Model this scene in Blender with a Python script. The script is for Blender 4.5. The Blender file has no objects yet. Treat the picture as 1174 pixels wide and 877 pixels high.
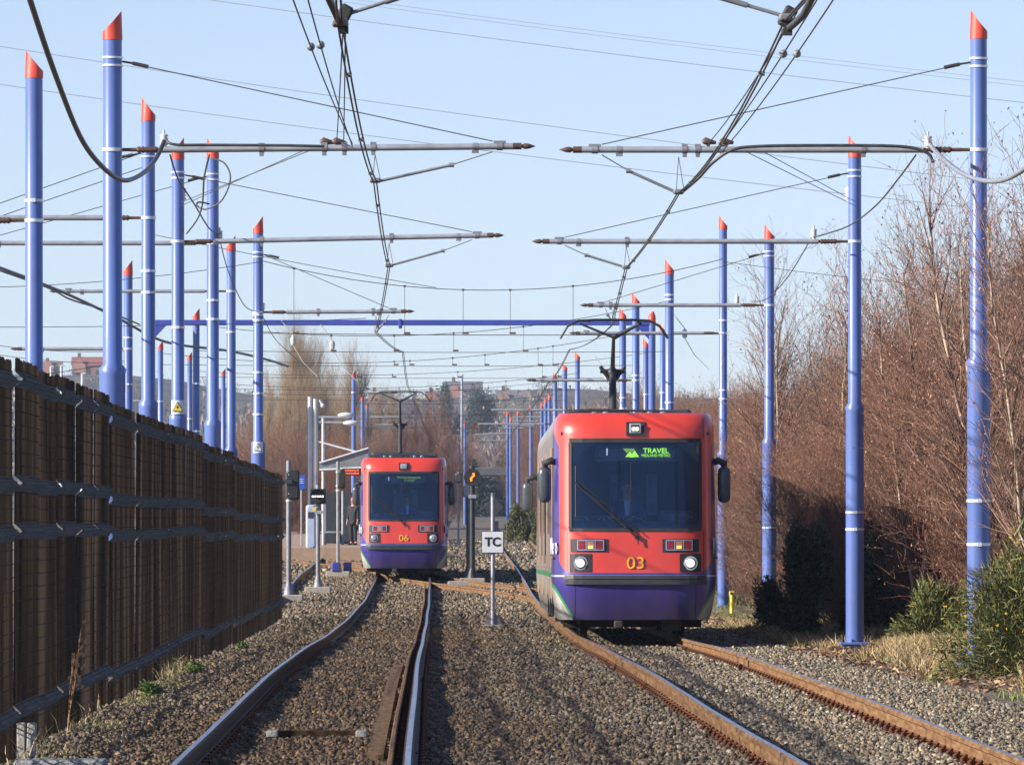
import bpy, math, random
import numpy as np
from mathutils import Vector, Matrix
R = math.radians
F = 8000.0                      # focal length in photo pixels
CX, CY = 587.0, 590.0
scn = bpy.context.scene
col = scn.collection
rnd = random.Random(7)

def P(px, py, S):               # a point measured in the photograph, at S pixels per metre
    return Vector(((px-CX)/S, F/S, (CY-py)/S))

# ---------------------------------------------------------------- terrain profile (rail level by distance)
_gd = [0, 45, 73, 90, 104, 128, 162, 182, 203, 267, 320, 533, 890, 4000]
_gz = [-1.60, -1.60, -1.63, -1.72, -1.84, -1.97, -2.0, -1.88, -1.70, -1.42, -1.2, -0.5, 0.0, 0.6]
def zg(d):
    s = 0; w = 0
    for k, o in ((1, -6), (2, -3), (3, 0), (2, 3), (1, 6)):
        s += k*float(np.interp(d+o, _gd, _gz)); w += k
    return s/w
def track_x(tab, d):
    u = 1.0/max(F/max(d, 20), .1)
    xs = [t[0] for t in tab]; ys = [t[1] for t in tab]
    if u <= xs[0]: return ys[0]+(u-xs[0])*(ys[1]-ys[0])/(xs[1]-xs[0])
    return float(np.interp(u, xs, ys))
LT = [(.00559, -1.42), (.0091, -1.75), (.0150, -2.24), (.0202, -2.67), (.0254, -3.14), (.04, -4.41), (.08, -6.6), (.16, -9.0)]
RT = [(.00575, 2.61), (.00855, 2.24), (.0125, 1.85), (.0154, 1.68), (.0192, 1.40), (.037, .22), (.06, -.6), (.16, -2.0)]
def lx(d): return (track_x(LT, d-4)+track_x(LT, d)+track_x(LT, d+4))/3
def rx(d): return (track_x(RT, d-4)+track_x(RT, d)+track_x(RT, d+4))/3
def fence_x(d): return -3.62-.0118*(d-49)
def gz(x, d):                   # ground (ballast) level
    z = zg(d)-.17
    if d < 700:
        r = x-(rx(min(d, 600))+2.6)
        if r > 0: z += .30*min(1, r/4.0)**2 + .05*math.sin(x*1.7+d*.31)*min(1, r)
        z += .16*math.exp(-((x-5.5)/.6)**2-((d-90)/6)**2)
    return z

# ---------------------------------------------------------------- node materials
def nodes_of(name):
    m = bpy.data.materials.new(name); m.use_nodes = True
    nt = m.node_tree; b = nt.nodes['Principled BSDF']
    return m, nt, b
def lk(nt, a, b): nt.links.new(a, b)
def coords(nt, scale=1.0):
    tc = nt.nodes.new('ShaderNodeTexCoord'); mp = nt.nodes.new('ShaderNodeMapping')
    mp.inputs['Scale'].default_value = scale if hasattr(scale, '__len__') else (scale,)*3
    lk(nt, tc.outputs['Object'], mp.inputs['Vector']); return mp.outputs['Vector']
def noise(nt, vec, sc, det=4, rough=.6):
    n = nt.nodes.new('ShaderNodeTexNoise'); n.inputs['Scale'].default_value = sc
    n.inputs['Detail'].default_value = det; n.inputs['Roughness'].default_value = rough
    lk(nt, vec, n.inputs['Vector']); return n.outputs['Fac']
def ramp(nt, fac, stops):
    r = nt.nodes.new('ShaderNodeValToRGB'); e = r.color_ramp.elements
    e[0].position, e[0].color = stops[0][0], (*stops[0][1], 1)
    e[1].position, e[1].color = stops[-1][0], (*stops[-1][1], 1)
    for p, c in stops[1:-1]:
        k = e.new(p); k.color = (*c, 1)
    lk(nt, fac, r.inputs['Fac']); return r.outputs['Color']
def MA(nt, op, a, b=None, c=None):
    n = nt.nodes.new('ShaderNodeMath'); n.operation = op
    for i, v in enumerate((a, b, c)):
        if v is None: continue
        if isinstance(v, (int, float)): n.inputs[i].default_value = v
        else: lk(nt, v, n.inputs[i])
    return n.outputs[0]
def mixc(nt, fac, a, b):
    n = nt.nodes.new('ShaderNodeMix'); n.data_type = 'RGBA'
    for s, v in ((n.inputs[0], fac), (n.inputs[6], a), (n.inputs[7], b)):
        if isinstance(v, (int, float)): s.default_value = v
        elif isinstance(v, tuple): s.default_value = (*v, 1)
        else: lk(nt, v, s)
    return n.outputs[2]
def pm(name, c1, c2=None, scale=3.0, rough=.6, metal=0.0, bump=0.0, bscale=None, coat=0.0, stretch=None, world=False):
    m, nt, b = nodes_of(name)
    v = coords(nt, stretch if stretch else 1.0)
    if world:
        ge = nt.nodes.new('ShaderNodeNewGeometry'); lk(nt, ge.outputs['Position'], v.node.inputs['Vector'])
    if c2 is None: c2 = tuple(x*.82 for x in c1)
    f = noise(nt, v, scale)
    lk(nt, ramp(nt, f, [(.33, c1), (.68, c2)]), b.inputs['Base Color'])
    rr = MA(nt, 'MULTIPLY_ADD', f, .25, rough-.12); lk(nt, rr, b.inputs['Roughness'])
    b.inputs['Metallic'].default_value = metal
    b.inputs['Coat Weight'].default_value = coat
    b.inputs['Coat Roughness'].default_value = .12
    if bump:
        bn = nt.nodes.new('ShaderNodeBump'); bn.inputs['Strength'].default_value = bump
        bn.inputs['Distance'].default_value = .02
        lk(nt, noise(nt, v, bscale or scale*4), bn.inputs['Height']); lk(nt, bn.outputs[0], b.inputs['Normal'])
    return m
def emit(name, c, s):
    m, nt, b = nodes_of(name)
    b.inputs['Base Color'].default_value = (*c, 1)
    b.inputs['Emission Color'].default_value = (*c, 1); b.inputs['Emission Strength'].default_value = s
    return m

M = {}
M['mast_blue'] = pm('mast_blue', (.125, .20, .60), (.095, .155, .50), 2.2, .38, 0, .05, 9, stretch=(1, 1, .35))
def grimy(name, c1, c2, dirt, amt, rough, sc=(1, 1, .35)):
    m, nt, b = nodes_of(name); ge = nt.nodes.new('ShaderNodeNewGeometry')
    def vec(s_):
        mp = nt.nodes.new('ShaderNodeMapping'); mp.inputs['Scale'].default_value = s_; lk(nt, ge.outputs['Position'], mp.inputs['Vector']); return mp.outputs[0]
    base = ramp(nt, noise(nt, vec((.5, .5, .5)), 1.4, 5), [(.35, c1), (.65, c2)])
    st = ramp(nt, noise(nt, vec((9, 9, .55)), 1.6, 5, .7), [(.52, (0, 0, 0)), (.72, (amt, amt, amt))])
    sp_ = ramp(nt, noise(nt, vec((1, 1, 1)), 26, 3, .6), [(.66, (0, 0, 0)), (.74, (amt*1.6, amt*1.6, amt*1.6))])
    c = mixc(nt, st, base, dirt); c = mixc(nt, sp_, c, (.30, .24, .2)); lk(nt, c, b.inputs['Base Color'])
    lk(nt, MA(nt, 'MULTIPLY_ADD', st, .3, rough), b.inputs['Roughness']); return m
M['mast_blue'] = grimy('mast_blue', (.112, .178, .455), (.085, .138, .37), (.10, .10, .15), .5, .36)
M['mast_red'] = pm('mast_red', (.72, .075, .04), (.58, .06, .035), 6, .45)
M['galv'] = pm('galvanised_steel', (.42, .44, .48), (.27, .285, .31), 5, .5, .3)
M['galv_dull'] = pm('weathered_steel', (.27, .28, .30), (.18, .18, .19), 6, .6, .3)
M['band'] = pm('bright_steel_band', (.78, .80, .84), (.66, .68, .72), 8, .35, .3)
M['insul'] = pm('brown_insulator', (.13, .07, .045), (.07, .045, .035), 14, .45)
M['white_insul'] = pm('pale_insulator', (.62, .61, .58), (.45, .44, .42), 14, .4)
M['wire'] = pm('wire_bronze', (.055, .048, .045), (.10, .08, .065), 8, .5, .4)
M['cable'] = pm('black_cable', (.035, .035, .04), (.07, .07, .075), 8, .45)
M['cable_grey'] = pm('grey_cable', (.28, .30, .35), (.18, .19, .22), 8, .5)
M['power'] = pm('power_line_metal', (.36, .38, .45), (.30, .32, .38), 3, .6)
M['beam_blue'] = pm('portal_blue', (.07, .10, .42), (.05, .075, .33), 2, .5)
M['black'] = pm('black_paint', (.018, .018, .02), (.03, .03, .03), 8, .5)
M['rubber'] = pm('black_rubber', (.02, .02, .022), (.035, .034, .033), 8, .7)
M['darkgrey'] = pm('dark_grey_plastic', (.055, .06, .07), (.04, .042, .05), 6, .35)
M['lens_grey'] = pm('mirror_housing', (.07, .085, .10), (.05, .06, .07), 6, .25)
M['under'] = pm('underframe_grime', (.022, .019, .017), (.045, .035, .028), 6, .85)
M['chrome'] = pm('bright_trim', (.75, .76, .78), (.62, .63, .65), 9, .22, .8)
M['white'] = pm('white_paint', (.60, .62, .64), (.50, .52, .54), 5, .5)
M['sign_white'] = pm('sign_white', (.72, .75, .80), (.62, .66, .72), 4, .4)
M['sign_black'] = pm('sign_black', (.015, .015, .018), (.025, .025, .028), 5, .4)
M['sign_yellow'] = pm('sign_yellow', (.80, .62, .05), (.70, .52, .05), 5, .45)
M['yellow'] = pm('yellow_number', (.85, .50, .03), (.80, .45, .03), 5, .4)
M['sign_blue'] = pm('sign_blue', (.03, .10, .50), (.025, .08, .42), 5, .4)
M['box_blue'] = pm('box_blue', (.035, .05, .30), (.03, .04, .22), 5, .5)
M['concrete'] = pm('concrete', (.42, .38, .33), (.28, .25, .21), 7, .9, 0, .6, 40)
M['concrete_grey'] = pm('grey_concrete', (.36, .36, .34), (.22, .22, .21), 9, .9, 0, .6, 40)
M['sleeper'] = pm('sleeper_concrete', (.24, .17, .12), (.15, .10, .07), 7, .9, 0, .4, 30)
M['timber'] = pm('stained_timber', (.24, .145, .08), (.13, .08, .045), 4, .85, 0, .6, 30, stretch=(6, .5, 3))
M['rust_clip'] = pm('rusty_clip', (.16, .065, .035), (.07, .03, .018), 30, .8)
def rail_mat():
    m, nt, b = nodes_of('rail_rust'); v = coords(nt, (6, .6, 6))
    f = noise(nt, v, 3.5, 6, .7)
    lk(nt, ramp(nt, f, [(.30, (.09, .046, .022)), (.50, (.19, .105, .050)), (.70, (.32, .20, .105))]), b.inputs['Base Color'])
    b.inputs['Roughness'].default_value = .75
    bn = nt.nodes.new('ShaderNodeBump'); bn.inputs['Strength'].default_value = .4; bn.inputs['Distance'].default_value = .004
    lk(nt, noise(nt, coords(nt, (40, 8, 40)), 4), bn.inputs['Height']); lk(nt, bn.outputs[0], b.inputs['Normal'])
    return m
M['rail_rust'] = rail_mat()
M['rail_dark'] = pm('rail_rust_shaded', (.035, .021, .012), (.075, .042, .02), 5, .6, 0, .3, 40, stretch=(6, .6, 6))  # darker version of the rusty side, its shade put into the colour
M['rail_top'] = pm('polished_rail_head', (.42, .42, .48), (.26, .25, .28), 4, .30, .8, 0, None, 0, (20, .4, 20))

for k_ in ('rail_rust', 'rail_dark', 'rust_clip', 'timber', 'sleeper', 'beam_blue'): M[k_].node_tree.nodes['Principled BSDF'].inputs['Specular IOR Level'].default_value = .12
def ground_mat():
    m, nt, b = nodes_of('ballast_bed')
    tc = nt.nodes.new('ShaderNodeTexCoord')
    v = tc.outputs['Object']
    vo = nt.nodes.new('ShaderNodeTexVoronoi'); vo.inputs['Scale'].default_value = 16; lk(nt, v, vo.inputs['Vector'])
    g = ramp(nt, vo.outputs['Color'], [(.15, (.05, .04, .03)), (.5, (.14, .115, .09)), (.85, (.26, .23, .19))])
    big = noise(nt, v, .35, 5)
    brown = ramp(nt, vo.outputs['Color'], [(.2, (.07, .045, .03)), (.8, (.20, .13, .08))])
    c = mixc(nt, ramp(nt, big, [(.42, (0, 0, 0)), (.62, (1, 1, 1))]), g, brown)
    sep = nt.nodes.new('ShaderNodeSeparateXYZ'); lk(nt, v, sep.inputs[0])
    # earth and rough grass beyond the track bed
    far = MA(nt, 'GREATER_THAN', MA(nt, 'ADD', sep.outputs[0], MA(nt, 'MULTIPLY', sep.outputs[1], .012)), 6.6)
    earth = ramp(nt, noise(nt, v, 2.2, 6), [(.35, (.10, .075, .04)), (.5, (.19, .15, .075)), (.65, (.09, .10, .035))])
    c = mixc(nt, far, c, earth)
    left = MA(nt, 'LESS_THAN', sep.outputs[0], -10)
    c = mixc(nt, left, c, earth)
    farther = MA(nt, 'GREATER_THAN', sep.outputs[1], 640)
    c = mixc(nt, farther, c, ramp(nt, noise(nt, v, .02, 6), [(.35, (.07, .075, .04)), (.5, (.13, .11, .07)), (.65, (.06, .075, .035))]))
    lk(nt, c, b.inputs['Base Color']); b.inputs['Roughness'].default_value = .95
    bn = nt.nodes.new('ShaderNodeBump'); bn.inputs['Strength'].default_value = .8; bn.inputs['Distance'].default_value = .03
    lk(nt, vo.outputs['Distance'], bn.inputs['Height']); lk(nt, bn.outputs[0], b.inputs['Normal'])
    return m
M['ground'] = ground_mat()
def attr_mat(name, rough=.9, bump=0, trans=0):
    m, nt, b = nodes_of(name)
    a = nt.nodes.new('ShaderNodeAttribute'); a.attribute_name = 'tint'
    c = a.outputs['Color']
    if bump:
        f = noise(nt, coords(nt, 1), 90, 3)
        c = mixc(nt, MA(nt, 'MULTIPLY', f, .5), c, (.10, .08, .06))
    lk(nt, c, b.inputs['Base Color']); b.inputs['Roughness'].default_value = rough
    return m
M['stone'] = attr_mat('ballast_stone', .88, 1)
M['leafy'] = attr_mat('leaf_tint', .75)
M['bark'] = attr_mat('bark_tint', .85)

# ---------------------------------------------------------------- mesh builder
class MB:
    def __init__(s): s.v = []; s.f = []; s.mi = []; s.sm = []
    def add(s, vs, fs, mi=0, smooth=False):
        o = len(s.v); s.v += [tuple(p) for p in vs]
        for f in fs: s.f.append([o+i for i in f]); s.mi.append(mi); s.sm.append(smooth)
    def box(s, c, d, mi=0, rot=None, bev=0.0):
        x, y, z = d[0]/2, d[1]/2, d[2]/2
        if bev <= 0:
            vs = [Vector((a*x, b*y, e*z)) for a in (-1, 1) for b in (-1, 1) for e in (-1, 1)]
            fs = [(0, 1, 3, 2), (4, 6, 7, 5), (0, 4, 5, 1), (2, 3, 7, 6), (0, 2, 6, 4), (1, 5, 7, 3)]
        else:
            q = bev; ring = [(x-q, z), (x, z-q), (x, -z+q), (x-q, -z), (-x+q, -z), (-x, -z+q), (-x, z-q), (-x+q, z)]
            vs = []
            for yy, k in ((-y, q), (-y+q, 0), (y-q, 0), (y, q)):
                for (a, e) in ring:
                    vs.append(Vector((a-k*(1 if a > 0 else -1), yy, e-k*(1 if e > 0 else -1))))
            fs = [tuple(range(8))[::-1], tuple(24+i for i in range(8))]
            for r in range(3):
                for i in range(8): fs.append((r*8+i, r*8+(i+1) % 8, (r+1)*8+(i+1) % 8, (r+1)*8+i))
        if rot is not None: vs = [rot @ v for v in vs]
        c = Vector(c); s.add([v+c for v in vs], fs, mi)
    def tube(s, pts, r, n=8, mi=0, cap=True, smooth=True):
        pts = [Vector(p) for p in pts]
        rs = r if hasattr(r, '__len__') else [r]*len(pts)
        vs = []; fs = []; up = None
        for i, p in enumerate(pts):
            a = pts[max(i-1, 0)]; b = pts[min(i+1, len(pts)-1)]
            t = (b-a); t = t.normalized() if t.length > 1e-9 else Vector((0, 0, 1))
            if up is None: up = Vector((0, 0, 1)) if abs(t.z) < .9 else Vector((0, 1, 0))
            u = (up-t*up.dot(t))
            u = u.normalized() if u.length > 1e-6 else t.orthogonal().normalized()
            w = t.cross(u); up = u
            for k in range(n):
                a_ = 2*math.pi*k/n
                vs.append(p+(u*math.cos(a_)+w*math.sin(a_))*rs[i])
        for i in range(len(pts)-1):
            for k in range(n): fs.append((i*n+k, i*n+(k+1) % n, (i+1)*n+(k+1) % n, (i+1)*n+k))
        s.add(vs, fs, mi, smooth)
        if cap:
            o = len(vs)
            s.add(vs[:n], [tuple(range(n))[::-1]], mi); s.add(vs[o-n:], [tuple(range(n))], mi)
    def disc(s, c, r, nrm, th, n=20, mi=0):
        c = Vector(c); nrm = Vector(nrm).normalized()
        s.tube([c, c+nrm*th], r, n, mi)
    def sphere(s, c, r, mi=0, n=10, sc=(1, 1, 1)):
        vs = []; fs = []; c = Vector(c); m = n//2+1
        for i in range(m+1):
            th = math.pi*i/m
            for k in range(n):
                ph = 2*math.pi*k/n
                vs.append(c+Vector((r*sc[0]*math.sin(th)*math.cos(ph), r*sc[1]*math.sin(th)*math.sin(ph), r*sc[2]*math.cos(th))))
        for i in range(m):
            for k in range(n): fs.append((i*n+k, (i+1)*n+k, (i+1)*n+(k+1) % n, i*n+(k+1) % n))
        s.add(vs, fs, mi, True)
    def build(s, name, mats, parent=None, tint=None):
        me = bpy.data.meshes.new(name); me.from_pydata(s.v, [], s.f)
        if not hasattr(mats, '__len__'): mats = [mats]
        for m in mats: me.materials.append(m)
        if s.f:
            me.polygons.foreach_set('material_index', s.mi); me.polygons.foreach_set('use_smooth', s.sm)
        me.update(); o = bpy.data.objects.new(name, me); col.objects.link(o)
        if parent: o.parent = parent
        return o

def tag(o, label=None, cat=None, group=None, kind=None):
    if label: o['label'] = label
    if cat: o['category'] = cat
    if group: o['group'] = group
    if kind: o['kind'] = kind
    return o
def thing(name, label, cat, loc=(0, 0, 0), rz=0, group=None):
    o = bpy.data.objects.new(name, None); col.objects.link(o); o.empty_display_size = .1
    o.location = loc; o.rotation_euler = (0, 0, rz); return tag(o, label, cat, group)
def copy_tree(o, parent=None):
    c = o.copy(); col.objects.link(c); c.parent = parent
    for ch in list(o.children): copy_tree(ch, c)
    return c
def np_mesh(name, V, Fq, mat, tint=None, parent=None):     # V (n,3), Fq (m,k) same-size faces
    me = bpy.data.meshes.new(name); k = Fq.shape[1]
    me.vertices.add(len(V)); me.vertices.foreach_set('co', V.astype(np.float32).ravel())
    me.loops.add(Fq.size); me.loops.foreach_set('vertex_index', Fq.astype(np.int32).ravel())
    me.polygons.add(len(Fq)); me.polygons.foreach_set('loop_start', np.arange(0, Fq.size, k, dtype=np.int32))
    me.polygons.foreach_set('loop_total', np.full(len(Fq), k, dtype=np.int32))
    me.update(calc_edges=True)
    if tint is not None:
        a = me.attributes.new('tint', 'FLOAT_COLOR', 'FACE')
        a.data.foreach_set('color', np.concatenate([tint, np.ones((len(tint), 1))], 1).astype(np.float32).ravel())
    me.materials.append(mat); o = bpy.data.objects.new(name, me); col.objects.link(o)
    if parent: o.parent = parent
    return o
def text_obj(name, s, size, mat, parent, loc, rot=(R(90), 0, 0), ext=.002, align='CENTER', sx=1.0, shear=0, bold=0.0):
    cu = bpy.data.curves.new(name, 'FONT'); cu.body = s; cu.size = size; cu.extrude = ext
    cu.align_x = align; cu.align_y = 'CENTER'; cu.shear = shear; cu.offset = bold
    t = bpy.data.objects.new(name+'_src', cu); col.objects.link(t)
    bpy.context.view_layer.update()
    me = bpy.data.meshes.new_from_object(t.evaluated_get(bpy.context.evaluated_depsgraph_get()))
    bpy.data.objects.remove(t); me.name = name
    me.materials.clear(); me.materials.append(mat)
    o = bpy.data.objects.new(name, me); col.objects.link(o)
    o.parent = parent; o.location = loc; o.rotation_euler = rot; o.scale = (sx, 1, 1)
    return o

# ---------------------------------------------------------------- ground
def make_ground():
    xs = sorted(set([-900, -500, -250, -120, -70, -40, -25] + [x*.6 for x in range(-34, 40)] + [27, 35, 50, 90, 180, 400, 900]))
    ys = [-40, -10, 15, 30] + [40+i*2 for i in range(140)] + [325+i*12 for i in range(50)] + [950+i*60 for i in range(28)]
    mb = MB(); nx = len(xs)
    vs = [(x, y, gz(x, y)-.015) for y in ys for x in xs]
    fs = [(j*nx+i, j*nx+i+1, (j+1)*nx+i+1, (j+1)*nx+i) for j in range(len(ys)-1) for i in range(nx-1)]
    mb.add(vs, fs, 0, True)
    tag(mb.build('ground', M['ground']), kind='structure')
make_ground()

def hills():
    m, nt, b = nodes_of('hill_woodland'); v = coords(nt, 1)
    f = noise(nt, v, .03, 8, .7)
    lk(nt, ramp(nt, f, [(.36, (.035, .04, .03)), (.5, (.10, .075, .055)), (.62, (.13, .11, .07))]), b.inputs['Base Color'])
    b.inputs['Roughness'].default_value = .95
    mb = MB(); xs = [-420+i*12 for i in range(71)]; ys = [900+i*40 for i in range(46)]
    vs = []
    for y in ys:
        for x in xs: vs.append((x, y, hill_z(x, y)))
    nx = len(xs)
    mb.add(vs, [(j*nx+i, j*nx+i+1, (j+1)*nx+i+1, (j+1)*nx+i) for j in range(len(ys)-1) for i in range(nx-1)], 0, True)
    tag(mb.build('hills', m), kind='structure')
def hill_z(x, y):
    t = max(0, min(1, (y-950)/1150)); t = t*t*(3-2*t)
    top = 35+5.5*max(0, min(1, (-40-x)/90))+1.2*math.sin(x*.045+1)+.8*math.sin(x*.11)
    return -.4+t*top*(1 if y < 2100 else 1-.15*(y-2100)/600)+.6*math.sin(x*.05+y*.013)*t
hills()

# ---------------------------------------------------------------- ballast stones (one mass of gravel)
def ballast():
    g = np.random.default_rng(3)
    pts = []
    for d0, d1, den, sz in ((42, 62, 430, .0205), (62, 85, 300, .0215), (85, 125, 150, .026), (125, 215, 42, .038), (215, 345, 9, .075)):
        n = int((d1-d0)*11*den)
        y = g.uniform(d0, d1, n); x = g.uniform(0, 1, n)
        xl = np.where(y < 145, -3.55-.0118*(y-49), -9.0); xr = np.interp(y, [40, 60, 80, 100, 140, 215, 345], [5.0, 4.8, 4.28, 4.1, 3.6, 3.0, 2.2])
        x = xl+x*(xr-xl)
        pts.append(np.stack([x, y, np.full(n, sz)], 1))
    A = np.concatenate(pts); n = len(A)
    zr = np.interp(A[:, 1], np.arange(40, 350, 2), [zg(d) for d in range(40, 350, 2)])
    lxv = np.interp(A[:, 1], np.arange(40, 350, 2), [lx(d) for d in range(40, 350, 2)])
    rxv = np.interp(A[:, 1], np.arange(40, 350, 2), [rx(d) for d in range(40, 350, 2)])
    dl = np.abs(A[:, 0]-lxv); dr = np.abs(A[:, 0]-rxv)
    # shallow hollows beside the rails, slightly raised cribs
    z = zr-.165+.015*np.sin(A[:, 0]*3.1+A[:, 1]*.8)+g.uniform(-.012, .022, n)
    right = np.clip(A[:, 0]-(rxv+2.6), 0, 4); z += .30*(right/4)**2
    for dd in (dl, dr):
        near = np.abs(dd-.75) < .11
        z = np.where(near, z-.03, z)
    cube = np.array([[a, b, c] for a in (-1, 1) for b in (-1, 1) for c in (-1, 1)], float)
    V = cube[None]*(1+g.uniform(-.70, .30, (n, 8, 3)))
    ax = g.normal(size=(n, 3)); ax /= np.linalg.norm(ax, axis=1)[:, None]; an = g.uniform(0, 6.28, n)
    K = np.zeros((n, 3, 3)); K[:, 0, 1] = -ax[:, 2]; K[:, 0, 2] = ax[:, 1]; K[:, 1, 0] = ax[:, 2]; K[:, 1, 2] = -ax[:, 0]; K[:, 2, 0] = -ax[:, 1]; K[:, 2, 1] = ax[:, 0]
    Rm = np.eye(3)[None]+np.sin(an)[:, None, None]*K+(1-np.cos(an))[:, None, None]*(K@K)
    s = A[:, 2]*(.35+1.1*g.beta(1.6, 2.0, n))*1.1
    V = (V*np.array([1.15, .9, .72])[None, None])@Rm.transpose(0, 2, 1)*s[:, None, None]*.8
    V[..., 0] += A[:, 0, None]; V[..., 1] += A[:, 1, None]; V[..., 2] += z[:, None]
    q = np.array([(0, 1, 3, 2), (4, 6, 7, 5), (0, 4, 5, 1), (2, 3, 7, 6), (0, 2, 6, 4), (1, 5, 7, 3)])
    Fq = (q[None]+(np.arange(n)*8)[:, None, None]).reshape(-1, 4)
    # stone colours: grey and buff granite, rust-stained and shade-toned beside the running rails of the left track
    base = np.array([1.02, .95, .80])*np.array([(.34, .31, .26), (.26, .235, .20), (.48, .45, .38), (.31, .24, .16), (.17, .15, .125), (.40, .34, .25), (.60, .56, .48), (.23, .15, .10)])
    c = base[g.choice(8, n, p=[.2, .18, .13, .15, .14, .1, .04, .06])]
    stain_shade = np.clip(1.25-np.abs(A[:, 0]-lxv-.25)/3.3, 0, 1)*1.05+np.clip(.5-np.abs(dr-.75)/.5, 0, .5)
    patch = .5+.5*np.sin(A[:, 0]*1.3+np.sin(A[:, 1]*.21)*2)*np.sin(A[:, 1]*.17+A[:, 0])
    stain_shade = np.clip(stain_shade*(.75+.5*patch)+g.normal(0, .16, n), 0, 1)
    stain_shade *= np.interp(A[:, 1], [40, 120, 170], [1, .85, .45]); stain_shade = np.maximum(stain_shade, np.clip(.85-np.abs(A[:, 0]-lxv-1.05)/.55, 0, .85)*np.interp(A[:, 1], [40, 150, 190], [1, .8, 0]))  # strip right of the left track: stain plus the rail's shadow, painted
    rust = np.array([.145, .080, .034])*g.uniform(.35, 1.5, n)[:, None]
    c = c*(1-stain_shade[:, None])+rust*stain_shade[:, None]
    c *= (.22+1.15*g.beta(1.1, 1.5, n))[:, None]
    o = np_mesh('ballast', V.reshape(-1, 3), Fq, M['stone'], np.repeat(c, 6, 0))
    tag(o, 'crushed stone ballast between and beside the tram rails', 'ballast', kind='stuff')
ballast()

# ---------------------------------------------------------------- rails and tracks
def rail_mesh(path, mats, parent, w=.066, h=.158, name='rail', jitter=0.0):
    # path: list of (x,y,ztop)
    prof = [(-w*.30, 0), (w*.30, 0), (w*.5, -.010), (w*.5, -.038), (.010, -.052), (.010, -.132), (.062, -.150), (.062, -h), (-.062, -h), (-.062, -.150), (-.010, -.132), (-.010, -.052), (-w*.5, -.038), (-w*.5, -.012)]
    n = len(prof); mb = MB(); vs = []
    for i, p in enumerate(path):
        a = path[max(0, i-1)]; b = path[min(len(path)-1, i+1)]
        t = Vector((b[0]-a[0], b[1]-a[1], 0)).normalized(); s = Vector((t.y, -t.x, 0))
        for (u, v) in prof: vs.append((p[0]+s.x*u, p[1]+s.y*u, p[2]+v))
    mb.v = vs
    for i in range(len(path)-1):
        for k in range(n):
            mb.f.append([i*n+k, (i+1)*n+k, (i+1)*n+(k+1) % n, i*n+(k+1) % n]); mb.mi.append(1 if k == 0 else 0); mb.sm.append(False)
    mb.f.append(list(range(n))); mb.mi.append(0); mb.sm.append(False)
    mb.f.append([(len(path)-1)*n+i for i in range(n)][::-1]); mb.mi.append(0); mb.sm.append(False)
    return mb.build(name, mats, parent)
def track(fx, d0, d1, label, sleeper_to, rustm, step=2.0, topm='rail_top', fz=zg, sl=True):
    t = thing('tram_track', label, 'rail track', (0, 0, 0))
    ds = []
    d = d0
    while d < d1: ds.append(d); d += step if d < 250 else 12
    ds.append(d1)
    for s in (-1, 1):
        path = []
        for d in ds:
            e = .5; tx = (fx(d+e)-fx(d-e))
            L = math.hypot(tx, 2*e); nx, ny = 2*e/L, -tx/L
            bz = .006*math.sin(d*.22+s)+.0015*math.sin(d*.83)    # worn, slightly uneven top
            bx = .005*math.sin(d*.21+s*.6)
            path.append((fx(d)+s*.7525*nx+bx, d+s*.7525*ny, fz(d)+bz))
        rail_mesh(path, [M[rustm], M[topm]], t)
    if sl:
        sm = MB(); sm.box((0, 0, -.10), (2.5, .26, .20), 0, None, .03)
        cm = MB()
        for s in (-1, 1):
            for k in (-1, 1):
                cm.box((s*.7525+k*.088, 0, .022), (.062, .10, .045), 0, None, .012)
                cm.tube([(s*.7525+k*.11, -.06, .03), (s*.7525+k*.075, -.03, .06), (s*.7525+k*.105, 0, .065), (s*.7525+k*.075, .03, .06), (s*.7525+k*.11, .06, .03)], .011, 5)
        first = None; d = d0+.4; cnt = 0
        while d < sleeper_to and cnt < 100:
            if first is None:
                s0 = sm.build('sleeper', M['sleeper'], t); cl = cm.build('rail_clips', M['rust_clip'], s0); first = s0; o = s0
            else:
                o = first.copy(); col.objects.link(o); c2 = first.children[0].copy(); col.objects.link(c2); c2.parent = o
            o.location = (fx(d), d, fz(d)-.16); o.rotation_euler = (0, 0, math.atan(-(fx(d+1)-fx(d-1))/2))
            d += .65; cnt += 1
    return t
tL = track(lx, 42, 620, 'left tram track with rail sides coloured dark for shade, under the purple tram numbered 06', 108, 'rail_dark')
tR = track(rx, 42, 620, 'right tram track with orange rusty rail sides, under the tram numbered 03', 108, 'rail_rust')
# check rail and cable board beside the right-hand rail of the left track
rail_mesh([(lx(d)+.7525-.125+.006*math.sin(d*.2), d, zg(d)-.035) for d in range(42, 190, 2)], [M['rail_rust'], M['rail_rust']], tL, w=.038, h=.12, name='check_rail')
for a, b_ in ((42, 47), (50, 86)):
    mb = MB()
    pts = [(lx(d)+.50, d, zg(d)-.135) for d in range(a, b_, 2)]
    vs = []
    for p in pts: vs += [(p[0]-.06, p[1], p[2]-.03), (p[0]-.06, p[1], p[2]+.025), (p[0]+.06, p[1], p[2]+.025), (p[0]+.06, p[1], p[2]-.03)]
    fs = [(0, 3, 2, 1), tuple(len(vs)-4+k for k in range(4))]
    for k in range(len(pts)-1):
        for e in range(4): fs.append((k*4+e, k*4+(e+1) % 4, k*4+4+(e+1) % 4, k*4+4+e))
    mb.add(vs, fs)
    tag(mb.build('cable_board', M['timber']), {42: 'short stained timber board inside the left track at the bottom edge', 50: 'long stained timber board inside the left track beside the check rail'}[a], 'board', 'timber boards in the left track')
def cross_x(d): # crossover from the right track (near) to the left track (far)
    t = (d-163)/(208-163); t = max(0, min(1, t)); s = t*t*(3-2*t); return rx(163)*(1-s)+lx(208)*s
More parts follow.
